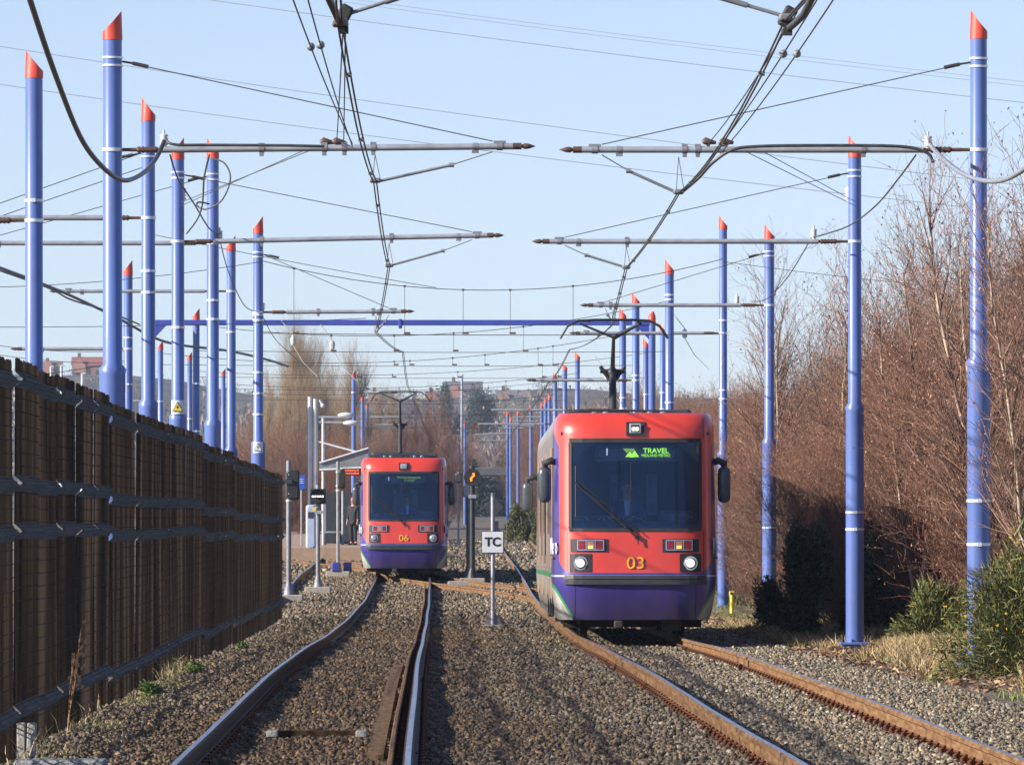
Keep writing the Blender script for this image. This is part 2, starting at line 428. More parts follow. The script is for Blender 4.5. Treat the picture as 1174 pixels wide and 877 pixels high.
track(cross_x, 163, 208, 'rusty crossover track linking the left and right tram tracks', 0, 'rail_rust', 1.5, 'rail_rust', lambda d: zg(d)-.008, False)
def third_x(d): return -6.15-.0135*(d-150)
track(third_x, 150, 330, 'rusty siding track at the left edge beside the signal posts', 0, 'rail_rust', 3, 'rail_top', lambda d: zg(d)+.0, False)
def cross2(d):
    t = (d-206)/(250-206); t = max(0, min(1, t)); s = t*t*(3-2*t); return (lx(206))*(1-s)+third_x(250)*s
track(cross2, 206, 250, 'rusty turnout track leading left from under tram 06 to the siding', 0, 'rail_rust', 1.5, 'rail_rust', lambda d: zg(d)-.008, False)
# treadle between the rails of the left track
d = F/146.; t = thing('track_beacon', 'flat metal beacon bar with pale end plates lying between the left rails', 'track beacon', (-1.53, d, zg(d)-.105))
mb = MB(); mb.box((0, -.045, 0), (.62, .03, .05), 0, None, .006); mb.box((0, .045, 0), (.62, .03, .05), 0, None, .006); mb.build('bar', M['rail_dark'], t)
for s in (-1, 1):
    mb = MB(); mb.box((s*.35, 0, 0), (.09, .30, .055), 0, None, .008); mb.build('end_plate', M['concrete_grey'], t)

# ---------------------------------------------------------------- weldmesh fence
M['fence_wire'] = pm('rusty_fence_wire_shade_toned', (.062, .040, .026), (.005, .004, .0035), 2.8, .85, 0, 0, None, 0, (1, .55, .09), True)  # rust brown toned down, dappled shade on the mesh is in this colour
M['fence_fold'] = pm('galvanised_fence_fold', (.022, .031, .048), (.014, .02, .03), 2.2, .6, .0)
M['fence_fill'] = pm('fence_brown_infill', (.11, .08, .06), (.05, .038, .03), 1.0, .8, 0, 0, None, 0, (1, 5, .3))
def fence():
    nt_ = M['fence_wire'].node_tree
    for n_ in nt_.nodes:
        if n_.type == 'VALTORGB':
            e_ = n_.color_ramp.elements; e_[0].position = .34; e_[0].color = (.070, .050, .036, 1); e_[1].position = .62; e_[1].color = (.004, .0035, .003, 1); q_ = e_.new(.46); q_.color = (.026, .018, .012, 1)  # light and dark mottle of the shade painted over the brown
    for k_ in ('fence_wire', 'fence_fold'): M[k_].node_tree.nodes['Principled BSDF'].inputs['Specular IOR Level'].default_value = .1
    t = thing('mesh_fence', 'tall brown welded mesh fence with folded bands along the left side', 'fence')
    H = 2.92; W = 3.0; folds = [2.78, 2.02, 1.67, .34]
    # panel runs along +y; folds push out towards +x
    def prof(z):
        for f in folds:
            if abs(z-f) < .055: return .06*(1-abs(z-f)/.055)
        return 0
    zs = sorted(set([0, H]+[f+k for f in folds for k in (-.055, 0, .055)]))
    g = random.Random(5)
    wm = MB(); fm = MB(); r = .0032
    n = int(W/.05)
    for i in range(n):
        y = .025+i*.05; rr = r*(1.0 if i % 4 else 1.7)
        top = H+g.uniform(.0, .02)
        segs = zs[:-1]+[top]
        for z0, z1 in zip(segs[:-1], segs[1:]):
            mid = (z0+z1)/2; isf = any(abs(mid-f) < .055 for f in folds)
            b = fm if isf else wm
            x0, x1 = prof(z0), prof(z1 if z1 != top else H)
            vs = []
            for (x, z) in ((x0, z0), (x1, z1)):
                vs += [(x-rr, y-rr, z), (x+rr, y-rr, z), (x+rr, y+rr, z), (x-rr, y+rr, z)]
            b.add(vs, [(0, 1, 5, 4), (1, 2, 6, 5), (2, 3, 7, 6), (3, 0, 4, 7)])
    z = .05
    while z < H:
        isf = any(abs(z-f) < .06 for f in folds)
        if not isf:
            wm.box((r*2, W/2, z), (r*2.2, W, r*2.2))
        z += .1
    for f in folds:
        for k in (-.055, 0, .055):
            fm.box((prof(f+k)+r*2, W/2, f+k), (r*3, W, r*3))
        for k in (-.028, .028):
            fm.box((prof(f+k)+r*2, W/2, f+k), (r*2, W, r*2))
    pm_ = MB(); pm_.box((-.045, 0, H/2-.2), (.06, .06, H+.4), 0, None, .006); pm_.box((-.045, 0, H+.008), (.07, .07, .014))
    ym = MB(); ym.box((.012, 0, .9), (.022, .045, 1.75))
    first = None; d = 36.0; i = 0
    base = lambda d: -1.62 if d < 65.5 else (-1.70 if d < 92 else (-1.80 if d < 107.5 else (-1.87 if d < 126 else -1.93)))
    while d < 143:
        if first is None:
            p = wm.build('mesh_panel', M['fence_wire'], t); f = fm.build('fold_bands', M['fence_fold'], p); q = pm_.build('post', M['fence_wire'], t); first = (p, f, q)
        else:
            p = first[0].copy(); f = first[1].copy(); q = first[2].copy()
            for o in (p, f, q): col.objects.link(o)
            f.parent = p
        ang = math.atan(.0118)+g.uniform(-.0012, .0012)
        p.location = (fence_x(d)+g.uniform(-.003, .003), d, base(d)-.18+g.uniform(-.014, .014)); p.rotation_euler = (g.uniform(-.002, .002), g.uniform(-.006, .006), ang)
        q.location = (fence_x(d)-.02, d+.03, base(d)-.22); q.rotation_euler = (0, 0, ang)
        d += W; i += 1
fence()
def fence_blocks():
    S = 158.; base = P(30, 862, S)
    for k, (px, w, lab) in enumerate(((24.5, 10, 'weathered grey concrete post stub at the fence foot, left of a pair'), (36, 10, 'weathered grey concrete post stub at the fence foot, right of a pair'))):
        b = P(px, 862, S); mb = MB(); mb.box((0, 0, .12), (w/S, .10, .30), 0, Matrix.Rotation(.03*k, 3, 'Y'), .008)
        o = mb.build('concrete_stub', M['concrete_grey' if k else 'concrete']); o.location = (b.x, b.y, gz(b.x, b.y)-.0); tag(o, lab, 'concrete post', 'concrete stubs by the fence')
    mb = MB(); mb.box((0, 0, .02), (.62, .5, .09), 0, None, .012); o = mb.build('concrete_slab', M['concrete_grey']); b = P(70, 866, 166)
    o.location = (b.x, b.y, gz(b.x, b.y)+.02); tag(o, 'flat pale concrete slab on the ground at the bottom left corner', 'concrete slab')
fence_blocks()

# ---------------------------------------------------------------- overhead-line masts
def solve_S(topy, extra=0.0):
    S = 50.0
    for _ in range(60):
        S = .5*S+.5*(CY-topy)/(zg(F/S)-.17+7.63+extra)
    return S
def mast(px, topy, S, peak, label, group, arm=None, joint=True, signs=None, bands=(), base_plate=True, wscale=1.0, detail=True):
    if S is None: S = solve_S(topy)
    x = (px-CX)/S; d = F/S; top = (CY-topy)/S
    zb = gz(x, d)-.04+(.05 if S > 55 and px > 600 else 0)
    t = thing('overhead_line_mast', label, 'mast', (x, d, zb), group=group)
    H = top-zb; n = 20 if S > 50 else 10; ru = .098*wscale; rl = .133*wscale
    mb = MB(); hj = 3.55
    low, high = H-.31, H
    pts = [(0, 0, 0), (0, 0, hj-.06), (0, 0, hj), (0, 0, hj+.05), (0, 0, low)] if joint else [(0, 0, 0), (0, 0, low)]
    rs = [rl, rl, rl*1.04, ru, ru*.97] if joint else [rl*.9, ru*.97]
    mb.tube(pts, rs, n); mb.build('pole', M['mast_blue'], t)
    # slanted red cap
    cm = MB(); s = -1 if peak == 'L' else 1; vs = []
    rc = ru*1.03
    for zz in (0, 1):
        for k in range(n):
            a = 2*math.pi*k/n; xx = rc*math.cos(a); yy = rc*math.sin(a)
            u = (s*xx/rc+1)/2
            vs.append((xx*(1 if not zz else (1-.10*u)), yy*(1 if not zz else (1-.45*u)), low-.02 if not zz else low+.065+(high-low-.065)*u**1.15))
    cm.add(vs, [(k, (k+1) % n, n+(k+1) % n, n+k) for k in range(n)], 0, True)
    cm.add(vs[n:], [tuple(range(n))]); cm.build('cap', M['mast_red'], t)
    if base_plate and S > 55:
        bm = MB(); bm.box((0, 0, .075), (.46, .46, .04), 0, None, .01); bm.tube([(0, 0, -.1), (0, 0, .06)], .17, 12); bp = bm.build('base_plate', M['mast_blue'], t)
        gm = MB()
        for a in (-1, 1):
            for c in (-1, 1):
                gm.tube([(a*.185, c*.185, .09), (a*.185, c*.185, .20)], .016, 6); gm.tube([(a*.185, c*.185, .095), (a*.185, c*.185, .13)], .03, 6)
        gm.build('anchor_bolts', M['rubber'], bp)
    if S > 24:
        for bz in bands:
            b_ = MB(); r_ = (rl if bz < hj and joint else ru)+.006
            b_.tube([(0, 0, bz-.016), (0, 0, bz+.016)], r_, n); b_.box((0, -r_-.012, bz), (.05, .04, .045)); b_.build('clamp_band', M['band'], t)
    if signs is not None:
        z = (CY-signs[0])/S-zb; kind = signs[1]
        sm = MB(); w = .19; hh = .21
        sgn = MB(); vs = []
        N = 8
        for zz in (-hh/2, hh/2):
            for k in range(N+1):
                a = -math.pi/2+(k/N-.5)*1.5
                vs.append(((rl+.006)*math.cos(a), (rl+.006)*math.sin(a), z+zz))
        sgn.add(vs, [(k, k+1, N+2+k, N+1+k) for k in range(N)], 0, True)
        pl = sgn.build('warning_sign', M['sign_white'], t)
        tri = MB(); yb = -rl-.012; q = .085
        def T(sc, yy, mi): tri.add([(-q*sc, yy, z-.055*sc-.01), (q*sc, yy, z-.055*sc-.01), (0, yy, z+.095*sc-.01), (-q*sc, yy+.004, z-.055*sc-.01), (q*sc, yy+.004, z-.055*sc-.01), (0, yy+.004, z+.095*sc-.01)], [(0, 1, 2), (3, 5, 4), (0, 3, 4, 1), (1, 4, 5, 2), (2, 5, 3, 0)], mi)
        T(1.0, yb, 0); T(.80, yb-.003, 1)
        tri.add([(.012, yb-.006, z+.045), (-.022, yb-.006, z-.006), (0, yb-.006, z-.002), (-.008, yb-.006, z-.042), (.022, yb-.006, z+.008), (.002, yb-.006, z+.006)], [(0, 1, 2, 3, 4, 5)], 0)
        tri.build('triangle', [M['sign_black'], M['sign_yellow'] if kind == 'y' else M['sign_white']], pl)
    arms = [arm] if isinstance(arm, dict) else (arm or [])
    for a in arms:
        z = (CY-a['y'])/S-zb; z2 = (CY-a.get('y2', a['y']))/S-zb; xe = (a['end']-px)/S; s = 1 if xe > 0 else -1
        gap = a.get('gap', .10)
        r_ = .037
        am = MB(); x0 = s*(ru+.34+gap)
        am.tube([(x0, -.02, z), (xe, -.02, z2)], r_, 10)
        ar = am.build('bracket_arm', M['galv'], t)
        zz = lambda xx: z+(z2-z)*(xx-x0)/(xe-x0)
        if S > 24:
            im = MB()
            im.tube([(s*(ru-.01), -.02, z), (s*(ru+.13+gap*.5), -.02, z)], .020, 8, 0)
            pp = []; rr = []
            for k in range(11): pp.append((s*(ru+.12+gap*.5+k*.024), -.02, z)); rr.append(.040 if k % 2 else .028)
            im.tube(pp, rr, 10); im.tube([(s*(ru+.10), -.02, z), (x0, -.02, z)], .022, 8)
            im.build('insulator', M['insul'], ar)
            tm = MB()
            tm.tube([(xe-s*.10, -.02, z2), (xe, -.02, z2)], .038, 10)
            tm.tube([(xe, -.02, z2), (xe+s*.04, -.02, z2), (xe+s*.09, -.02, z2), (xe+s*.16, -.02, z2)], [.018, .035, .028, .002], 10)
            tm.build('arm_tip', M['insul'], ar)
            cb = MB(); cb.tube([(0, 0, z-.02), (0, 0, z+.02)], ru+.009, n); cb.build('arm_clamp', M['band'], t)
        if S > 40:
            for fx_ in a.get('fit', ()):
                fm = MB(); xx = (fx_-px)/S
                fm.tube([(xx-.03, -.02, zz(xx)), (xx+.03, -.02, zz(xx))], .045, 8); fm.box((xx, -.02, zz(xx)-.055), (.05, .04, .06)); fm.box((xx, -.02, zz(xx)+.05), (.07, .04, .03)); fm.build('arm_fitting', M['galv_dull'], ar)
            fm = MB(); xx = xe-s*.25; fm.tube([(xx-.035, -.02, zz(xx)), (xx+.035, -.02, zz(xx))], .046, 8); fm.box((xx, -.02, zz(xx)+.05), (.14, .03, .03)); fm.build('arm_fitting', M['galv_dull'], ar)
            fm = MB(); xx -= s*.28; fm.tube([(xx-.03, -.02, zz(xx)), (xx+.03, -.02, zz(xx))], .043, 8); fm.box((xx, -.02, zz(xx)-.05), (.08, .04, .05)); fm.build('arm_fitting', M['galv_dull'], ar)
        if a.get('stay'):
            zs = (CY-a['stay'])/S-zb
            w = MB(); xx = xe-s*.33
            w.tube([(s*ru, -.02, zs), (s*(ru+.12), -.02, zs-.02)], .012, 6)
            w.tube([(s*(ru+.12), -.02, zs-.02), (s*(ru+.30), -.02, zs-.06)], .022, 6)
            w.tube([(s*ru, -.02, zs), (xx, -.02, zz(xx)+.06)], .0065, 5); w.build('stay_wire', M['wire'], t)
            for dz in (-.045, .045):
                cb = MB(); cb.tube([(0, 0, zs+dz-.012), (0, 0, zs+dz+.012)], ru+.009, n); cb.build('clamp_band', M['band'], t)
        if a.get('reg'):          # registration arm to the contact wire: (node px, node py)
            nx_, ny_ = (a['reg'][0]-px)/S, (CY-a['reg'][1])/S-zb
            w = MB(); xx = xe-s*.33
            p0 = Vector((xx, -.02, zz(xx)-.06)); p1 = Vector((nx_, -.02, ny_)); mid = p0.lerp(p1, .35)-Vector((0, 0, .03))
            w.tube([p0, mid], .008, 5); w.tube([mid, p1], .017, 6); w.tube([mid-Vector((.03*s, 0, 0)), mid+Vector((.03*s, 0, 0))], .026, 6)
            rg = w.build('registration_arm', M['galv_dull'], ar)
            w = MB(); w.tube([(nx_+.0, -.02, zz(nx_)-.08), (nx_-.03, -.02, ny_)], .004, 4); w.tube([(nx_+.0, -.02, zz(nx_)-.08), (nx_+.06, -.02, ny_+.04)], .004, 4)
            w.build('dropper', M['wire'], ar)
    return t

GL = 'blue overhead line masts of the left row'; GR = 'blue overhead line masts of the right row'
# right row
mast(1122, 12, 100, 'L', 'tallest blue mast with slanted red cap at the right edge beside the yellow flowered gorse', GR,
     dict(y=172, y2=172, end=657, stay=72, reg=(778, 222), fit=(785, 800, 990), gap=.2), bands=(1.95, 1.45))
mast(980, 155, 78, 'L', 'blue mast on a bolted base plate in front of the dark evergreen shrub', GR,
     dict(y=277, y2=277, end=622, stay=199, reg=(718, 307), fit=(719,)), bands=(2.0, 1.75))
mast(882, 257, 60, 'L', 'blue mast rising out of the brown thicket just right of tram 03', GR, dict(y=350, y2=350, end=674, stay=291, reg=(703, 371), fit=(700,)), bands=(1.9,))
mast(829, 247, 50, 'L', 'blue mast close behind the right mirror of tram 03', GR, dict(y=382, y2=382, end=660, gap=0), bands=(6.6, 5.0, 4.8))
mast(767.5, 297, None, 'L', 'taller blue mast with red cap above the right side of tram 03 roof', GR, bands=(6.9, 6.8, 4.6, 4.2, 3.9))
mast(729, 335, None, 'L', 'blue mast standing just right of the pantograph of tram 03', GR, dict(y=436, y2=436, end=610, gap=0), bands=(5.6,))
mast(714, 352, None, 'L', 'blue mast directly behind the pantograph of tram 03', GR, bands=(5.2, 4.9))
mast(760, 371, None, 'L', 'short blue mast right of the portal post above tram 03', GR, bands=(5.6, 5.1))
mast(740.5, 387, None, 'L', 'shortest blue mast left of the portal post above tram 03', GR, bands=(5.8, 5.2))
mast(662, 402, None, 'L', 'blue mast with red cap above the left corner of tram 03 roof', GR, dict(y=470, end=560, gap=0))
mast(647.7, 415, None, 'L', 'blue mast second from tram 03 left roof corner in the receding row', GR)
mast(636.5, 426, None, 'L', 'blue mast third from tram 03 left roof corner in the receding row', GR, dict(y=486, end=545, gap=0))
for px, ty, lab in ((630, 451, 'thin distant blue mast left of tram 03, tallest of a close trio'), (625.5, 456, 'thin distant blue mast left of tram 03, middle of a close trio'), (621, 461, 'thin distant blue mast left of tram 03, lowest of a close trio'),
                    (608.6, 464, 'thin distant blue mast standing alone between the close trio and the paired masts'), (594, 470, 'right mast of a distant pair above the small green bush'), (582, 471, 'left mast of a distant pair above the small green bush'),
                    (585.5, 478, 'thin distant blue mast half hidden between the distant pair')):
    mast(px, ty, None, 'L', lab, GR, dict(y=ty+27, end=px-38, gap=0), joint=False)
for px, ty, lab in ((533, 483, 'tiny distant blue mast above the orange lit signal'), (526, 503, 'tiny distant blue mast right of tram 06, right of a pair'), (517, 503, 'tiny distant blue mast right of tram 06, left of a pair'),
                    (482, 503, 'tiny distant blue mast over the roof of tram 06, right of its pantograph'), (435, 493, 'tiny distant blue mast over the roof of tram 06, left of its pantograph')):
    mast(px, ty, None, 'R', lab, 'tiny masts beyond tram 06', dict(y=ty+16, end=px+26, gap=0), joint=False)
# left row
mast(129, 13, 100, 'R', 'tallest blue mast behind the fence with a swollen joint and the heavy cable in front', GL,
     dict(y=172, y2=168, end=598, stay=71, reg=(430, 209), fit=(372, 395, 428, 300)), bands=(), wscale=1.14)
mast(39, 58, 97, 'L', 'blue mast at the left edge behind the near end of the fence', GL, [dict(y=253, end=-120, gap=.1)], bands=(5.6,), wscale=1.08)
mast(170, 112, 82, 'L', 'second tallest left blue mast with its arm pointing left', GL, [dict(y=250, end=-60, stay=176, gap=.1)], bands=(5.4, 5.1))
mast(204, 158, 75.5, 'R', 'blue mast bearing a yellow warning triangle above the fence', GL, dict(y=277, y2=270, end=566, stay=201, reg=(446, 305), fit=(449, 300)), signs=(467, 'y'), bands=(4.9,))
mast(244, 158, 72, 'L', 'blue mast wrapped by a looped black cable', GL, [dict(y=279, end=-40, stay=203, gap=.1)], bands=(5.5, 5.2))
mast(296, 248, 60, 'R', 'blue mast with a pale warning sign at the far end of the fence', GL, dict(y=358, y2=357, end=466, stay=292, reg=(431, 381), fit=(365, 428)), signs=(513, 'w'), bands=(6.0, 5.9, 4.9, 4.5, 4.1))
mast(265, 270, 55, 'R', 'blue mast left of the one with the pale warning sign', GL, [dict(y=334, end=65, gap=.1)], bands=(6.0,))
mast(147, 298, None, 'R', 'thin blue mast seen between the tallest mast and its right neighbour', GL, dict(y=400, end=20, gap=.1), bands=(6.0, 5.0, 4.3, 3.9))
mast(225, 353, None, 'R', 'thin blue mast seen between the yellow sign mast and the cable loop mast', GL, bands=(5.6, 4.3, 3.7))
mast(184, 390, None, 'R', 'thin blue mast close right of the second tallest left mast', GL, dict(y=460, end=90, gap=0), bands=(3.9,))
mast(217.5, 403, None, 'R', 'thin blue mast just left of the one between the sign and cable loop masts', GL, bands=(5.2,))
mast(256, 422, None, 'R', 'small blue mast low between the two masts before the fence end', GL)
for px, ty, lab in ((405.5, 424, 'blue mast above the station canopy, tallest of its cluster'), (415.5, 452, 'blue mast above tram 06 left corner, right of the cluster'), (410.3, 465, 'blue mast above tram 06 left corner, middle and lowest of the cluster'),
                    (421.0, 461, 'blue mast above tram 06 left corner, farthest right of the cluster')):
    mast(px, ty, None, 'R', lab, GL, dict(y=ty+26, end=px+46, gap=0), joint=False, bands=(5.4,))

# portal with blue beam
S = 42.; d = F/S
tp = thing('portal', 'blue portal beam spanning high across both tracks on blue posts', 'portal', (0, d, 0))
xl, xr = (172-CX)/S, (747.5-CX)/S
for x, ty in ((xl, 357), (xr, 357)):
    zb = gz(x, d)-.04; mb = MB(); H = (CY-ty)/S
    mb.tube([(x, 0, zb), (x, 0, H-.3)], .10, 14); p = mb.build('post', M['mast_blue'], tp)
    cm = MB(); cm.tube([(x, 0, H-.30), (x, 0, H-.12), (x+.03, 0, H)], [.105, .10, .02], 12); cm.build('cap', M['mast_red'], p)
mb = MB(); zt = (CY-370)/S
mb.box(((xl+xr)/2, 0, zt), (xr-xl, .16, .15), 0, None, .012); mb.box(((CX*0+(459-CX)/S), 0, zt-.03), (.10, .20, .26), 0, None, .02); mb.build('beam', M['beam_blue'], tp)
for x, s in ((xl, 1), (xr, -1)):
    mb = MB(); mb.add([(x, -.06, zt-.07), (x+s*.45, -.06, zt-.07), (x, -.06, zt-.55), (x, .06, zt-.07), (x+s*.45, .06, zt-.07), (x, .06, zt-.55)], [(0, 1, 2), (3, 5, 4), (0, 3, 4, 1), (1, 4, 5, 2), (2, 5, 3, 0)])
    mb.build('bracket', M['beam_blue'], tp)

# ---------------------------------------------------------------- wires
def sagline(a, b, sag, n=12):
    a, b = Vector(a), Vector(b); out = []
    for i in range(n+1):
        t = i/n; p = a.lerp(b, t); p.z -= 4*sag*t*(1-t); out.append(p)
    return out
def wire(name, pts, r, mat, label, cat, group=None, n=5):
    o = pts[0].copy(); mb = MB(); mb.tube([p-o for p in pts], r, n)
    w = mb.build(name, mat); w.location = o; return tag(w, label, cat, group)
def poly(nodes, sags, n=10):
    out = []
    for i in range(len(nodes)-1):
        seg = sagline(nodes[i], nodes[i+1], sags[i], n); out += seg if i == 0 else seg[1:]
    return out
NL = [P(372, -260, 220), P(390, 30, 154), P(430, 209, 100), P(446, 306, 75.5), P(431, 381, 58), P(462, 404, 49), P(467, 441, 40.2), P(480, 470, 33), P(488, 492, 26), P(505, 512, 20), P(520, 528, 15)]
NR = [P(1100, -230, 220), P(902, 24, 154), P(778, 222, 100), P(718, 308, 78), P(704, 362, 70.3), P(703, 372, 60), P(653, 401, 50), P(628, 440, 40), P(606, 470, 32), P(590, 492, 25), P(575, 512, 19), P(560, 528, 15)]
SL = [.05, .18, .12, .10, .06, .05, .05, .08, .1, .1]; SR = [.05, .18, .06, .0, .03, .10, .1, .1, .1, .1, .1]
off = Vector((.016, 0, 0))
for nm, N, Sg, side in (('l', NL, SL, 'left'), ('r', NR, SR, 'right')):
    wire('contact_wire', [p-off for p in poly(N, Sg)], .0088, M['wire'], 'bronze contact wire over the %s track, left strand of the twin pair' % side, 'contact wire', 'contact wires')
    wire('contact_wire', [p+off+Vector((0, 0, .012)) for p in poly(N, Sg)], .0088, M['wire'], 'bronze contact wire over the %s track, right strand of the twin pair' % side, 'contact wire', 'contact wires')
    # hangers clipped on the pair
    mb = MB(); c = N[2]
    for k in (1, 2, 3):
        mb.box((N[k].x, N[k].y, N[k].z+.02), (.12, .25, .05), 0, None, .01)
        a, b = N[k], N[k+1]
        for j in (1, 3, 5):
            p = sagline(a, b, Sg[k], 12)[j*2]; mb.box(p, (.055, .06, .035))
    o = mb.build('wire_clips', M['galv_dull']); tag(o, 'small clips joining the twin contact wires over the %s track' % side, 'wire clips', 'clips on the contact wires')
# equaliser / catenary wires with round clamps in front of the first arms
def two(name, a, b, c, r, lab, cl):
    w = wire('catenary_wire', sagline(a, c, .06, 14), r, M['wire'], lab, 'catenary wire', 'catenary wires above the first arms')
    mb = MB(); mb.sphere(b-w.location, .035, 0, 8); mb.build('clamp', M['galv_dull'], w)
def mid(a, c, py):
    t = min(max((py-(CY-a.z*F/a.y))/((CY-c.z*F/c.y)-(CY-a.z*F/a.y)), 0), 1)
    lo, hi = 0, 1
    for _ in range(30):
        m = (lo+hi)/2; p = a.lerp(c, m); p.z -= 4*.06*m*(1-m)
        if CY-p.z*F/p.y < py: lo = m
        else: hi = m
    p = a.lerp(c, lo); p.z -= 4*.06*lo*(1-lo); return p
for a, c, py, lab in ((P(325, -30, 170), P(404, 165, 103), 54, 'thin wire falling to the left arm from the upper left, left one'),
                      (P(345, -30, 170), P(404, 168, 103), 52, 'thin wire falling to the left arm from the upper left, right one'),
                      (P(955, -30, 168), P(808, 190, 101), 62, 'thin wire falling to the right arm, left one'),
                      (P(975, -30, 168), P(826, 176, 102), 62, 'thin wire falling to the right arm, right one')):
    two('catenary_wire', a, mid(a, c, py), c, .0065, lab, None)
wire('catenary_wire', sagline(P(393, 38, 150), P(386, 164, 100), .03), .006, M['wire'], 'short steep wire between the top clamp and the left arm, left of two', 'catenary wire', 'catenary wires above the first arms')
wire('catenary_wire', sagline(P(396, 38, 150), P(394, 165, 100), .03), .006, M['wire'], 'short steep wire between the top clamp and the left arm, right of two', 'catenary wire', 'catenary wires above the first arms')
wire('catenary_wire', sagline(P(901, 34, 150), P(812, 165, 100), .05), .006, M['wire'], 'slanting wire from the top right clamp down to the right arm', 'catenary wire', 'catenary wires above the first arms')
for px, py, lab in ((374, 163, 'rusty wire clamp on the first left arm, left of a pair'), (388, 163, 'rusty wire clamp on the first left arm, right of a pair'), (812, 163, 'rusty wire clamp on the first right arm, left of a pair'), (832, 163, 'rusty wire clamp on the first right arm, right of a pair')):
    b = P(px, py, 100); mb = MB(); mb.tube([(-.07, 0, 0), (-.03, 0, .01), (.03, 0, 0), (.09, 0, -.01)], [.02, .045, .03, .018], 8); mb.box((0, 0, -.04), (.04, .03, .07)); o = mb.build('wire_clamp', M['insul']); o.location = b; tag(o, lab, 'wire clamp', 'rusty clamps on the first arms')
# rods of the arms that stand nearer than the frame
def rod(px0, py0, px1, py1, S, lab):
    a, b = P(px0, py0, S), P(px1, py1, S); m = a.lerp(b, .45)
    t = thing('pull_off_rod', lab, 'pull-off rod', a); mb = MB(); mb.tube([(0, 0, 0), b-a], .014, 8); mb.tube([m-a, b-a], .021, 8); mb.build('rod', M['galv_dull'], t)
    mb = MB(); mb.box((0, 0, 0), (.10, .10, .16), 0, Matrix.Rotation(.5, 3, 'Y'), .015); mb.box((0, .02, -.11), (.07, .06, .05)); mb.build('wire_clamp', M['rubber'], t)
rod(394, 18, 500, -16, 154, 'dark pull-off rod reaching the left contact wires at the top edge')
rod(903, 20, 800, -10, 154, 'grey pull-off rod reaching the right contact wires at the top edge')
wire('feeder_cable', poly([P(366, -25, 165), P(393, 34, 152)], [.0], 3), .03, M['cable'], 'short thick black cable by the top left clamp', 'cable', 'feeder cables')
wire('feeder_cable', poly([P(938, -15, 165), P(922, 16, 160), P(899, 36, 152)], [.0, .01], 5), .028, M['cable'], 'short thick black cable by the top right clamp', 'cable', 'feeder cables')
def bez(pts, n=24):
    pts = [Vector(p) for p in pts]; out = []
    for i in range(len(pts)-1):
        p0 = pts[max(i-1, 0)]; p1 = pts[i]; p2 = pts[i+1]; p3 = pts[min(i+2, len(pts)-1)]
        for k in range(8):
            t = k/8; out.append(.5*((2*p1)+(-p0+p2)*t+(2*p0-5*p1+4*p2-p3)*t*t+(-p0+3*p1-3*p2+p3)*t**3))
    out.append(pts[-1]); return out
wire('feeder_cable', bez([P(22, -40, 150), P(36, 5, 143), P(62, 82, 132), P(92, 157, 120), P(118, 192, 112), P(142, 207, 107), P(165, 198, 103), P(180, 180, 101), P(188, 162, 100.5)]), .026, M['cable'], 'heavy black cable swooping down from the top left to the left arm insulator', 'cable', 'feeder cables', 8)
wire('feeder_cable', bez([P(1066, 166, 100), P(1082, 183, 103), P(1105, 200, 108), P(1135, 208, 114), P(1165, 200, 122), P(1200, 165, 134), P(1240, 60, 150)]), .026, M['cable_grey'], 'heavy grey cable drooping from the right arm insulator past the tallest right mast', 'cable', 'feeder cables', 8)
wire('feeder_cable', bez([P(190, 160, 100.2), P(200, 166, 100.3), P(240, 166.5, 100.3), P(320, 167, 100.3), P(372, 168, 100.3)]), .017, M['cable'], 'black cable clipped along the top of the first left arm', 'cable', 'feeder cables')
wire('feeder_cable', bez([P(1070, 187, 100.3), P(1062, 175, 100.3), P(1030, 168, 100.3), P(940, 167, 100.3), P(870, 168, 100.3), P(840, 172, 100.3), P(818, 186, 100.2), P(800, 205, 100.2), P(780, 222, 100)]), .019, M['cable'], 'black cable along the first right arm curving down to the contact wires', 'cable', 'feeder cables')
wire('feeder_cable', bez([P(195, 178, 95), P(204, 205, 88), P(222, 233, 80), P(240, 262, 73.5), P(253, 268, 72)]), .012, M['cable'], 'thin dark cable slanting from the first left arm to the cable loop mast', 'cable', 'feeder cables')
wire('feeder_cable', bez([P(240, 178, 96), P(234, 205, 90), P(232, 235, 80), P(226, 252, 77), P(214, 268, 75)]), .012, M['cable'], 'thin dark cable slanting back to the yellow sign mast', 'cable', 'feeder cables')
wire('feeder_cable', bez([P(244, 182, 73), P(258, 188, 73.4), P(264, 206, 73.6), P(254, 230, 73.6), P(236, 240, 73.5), P(226, 236, 73.4), P(228, 232, 73.3), P(240, 234, 73.2)]), .014, M['cable'], 'black cable curled in a loop round a left mast', 'cable', 'feeder cables')
wire('feeder_cable', bez([P(1050, 178, 99), P(1030, 205, 93), P(1005, 235, 86), P(975, 258, 80), P(948, 268, 78.5), P(933, 272, 78.2)]), .011, M['cable'], 'thin dark cable slanting from the first right arm to the second', 'cable', 'feeder cables')
wire('feeder_cable', bez([P(933, 268, 78), P(905, 315, 70), P(880, 342, 62), P(862, 346, 60.2)]), .009, M['cable'], 'thin dark cable slanting from the second right arm to the third', 'cable', 'feeder cables')
wire('feeder_cable', bez([P(-60, 290, 84), P(50, 328, 80), P(80, 343, 78), P(118, 355, 76), P(160, 372, 70)]), .014, M['cable'], 'thin dark cable sloping down behind the left masts', 'cable', 'feeder cables')
wire('feeder_cable', bez([P(252, 275, 72), P(262, 312, 68), P(280, 350, 63), P(297, 358, 60)]), .009, M['cable'], 'thin dark cable from the loop mast down to the pale sign mast', 'cable', 'feeder cables')
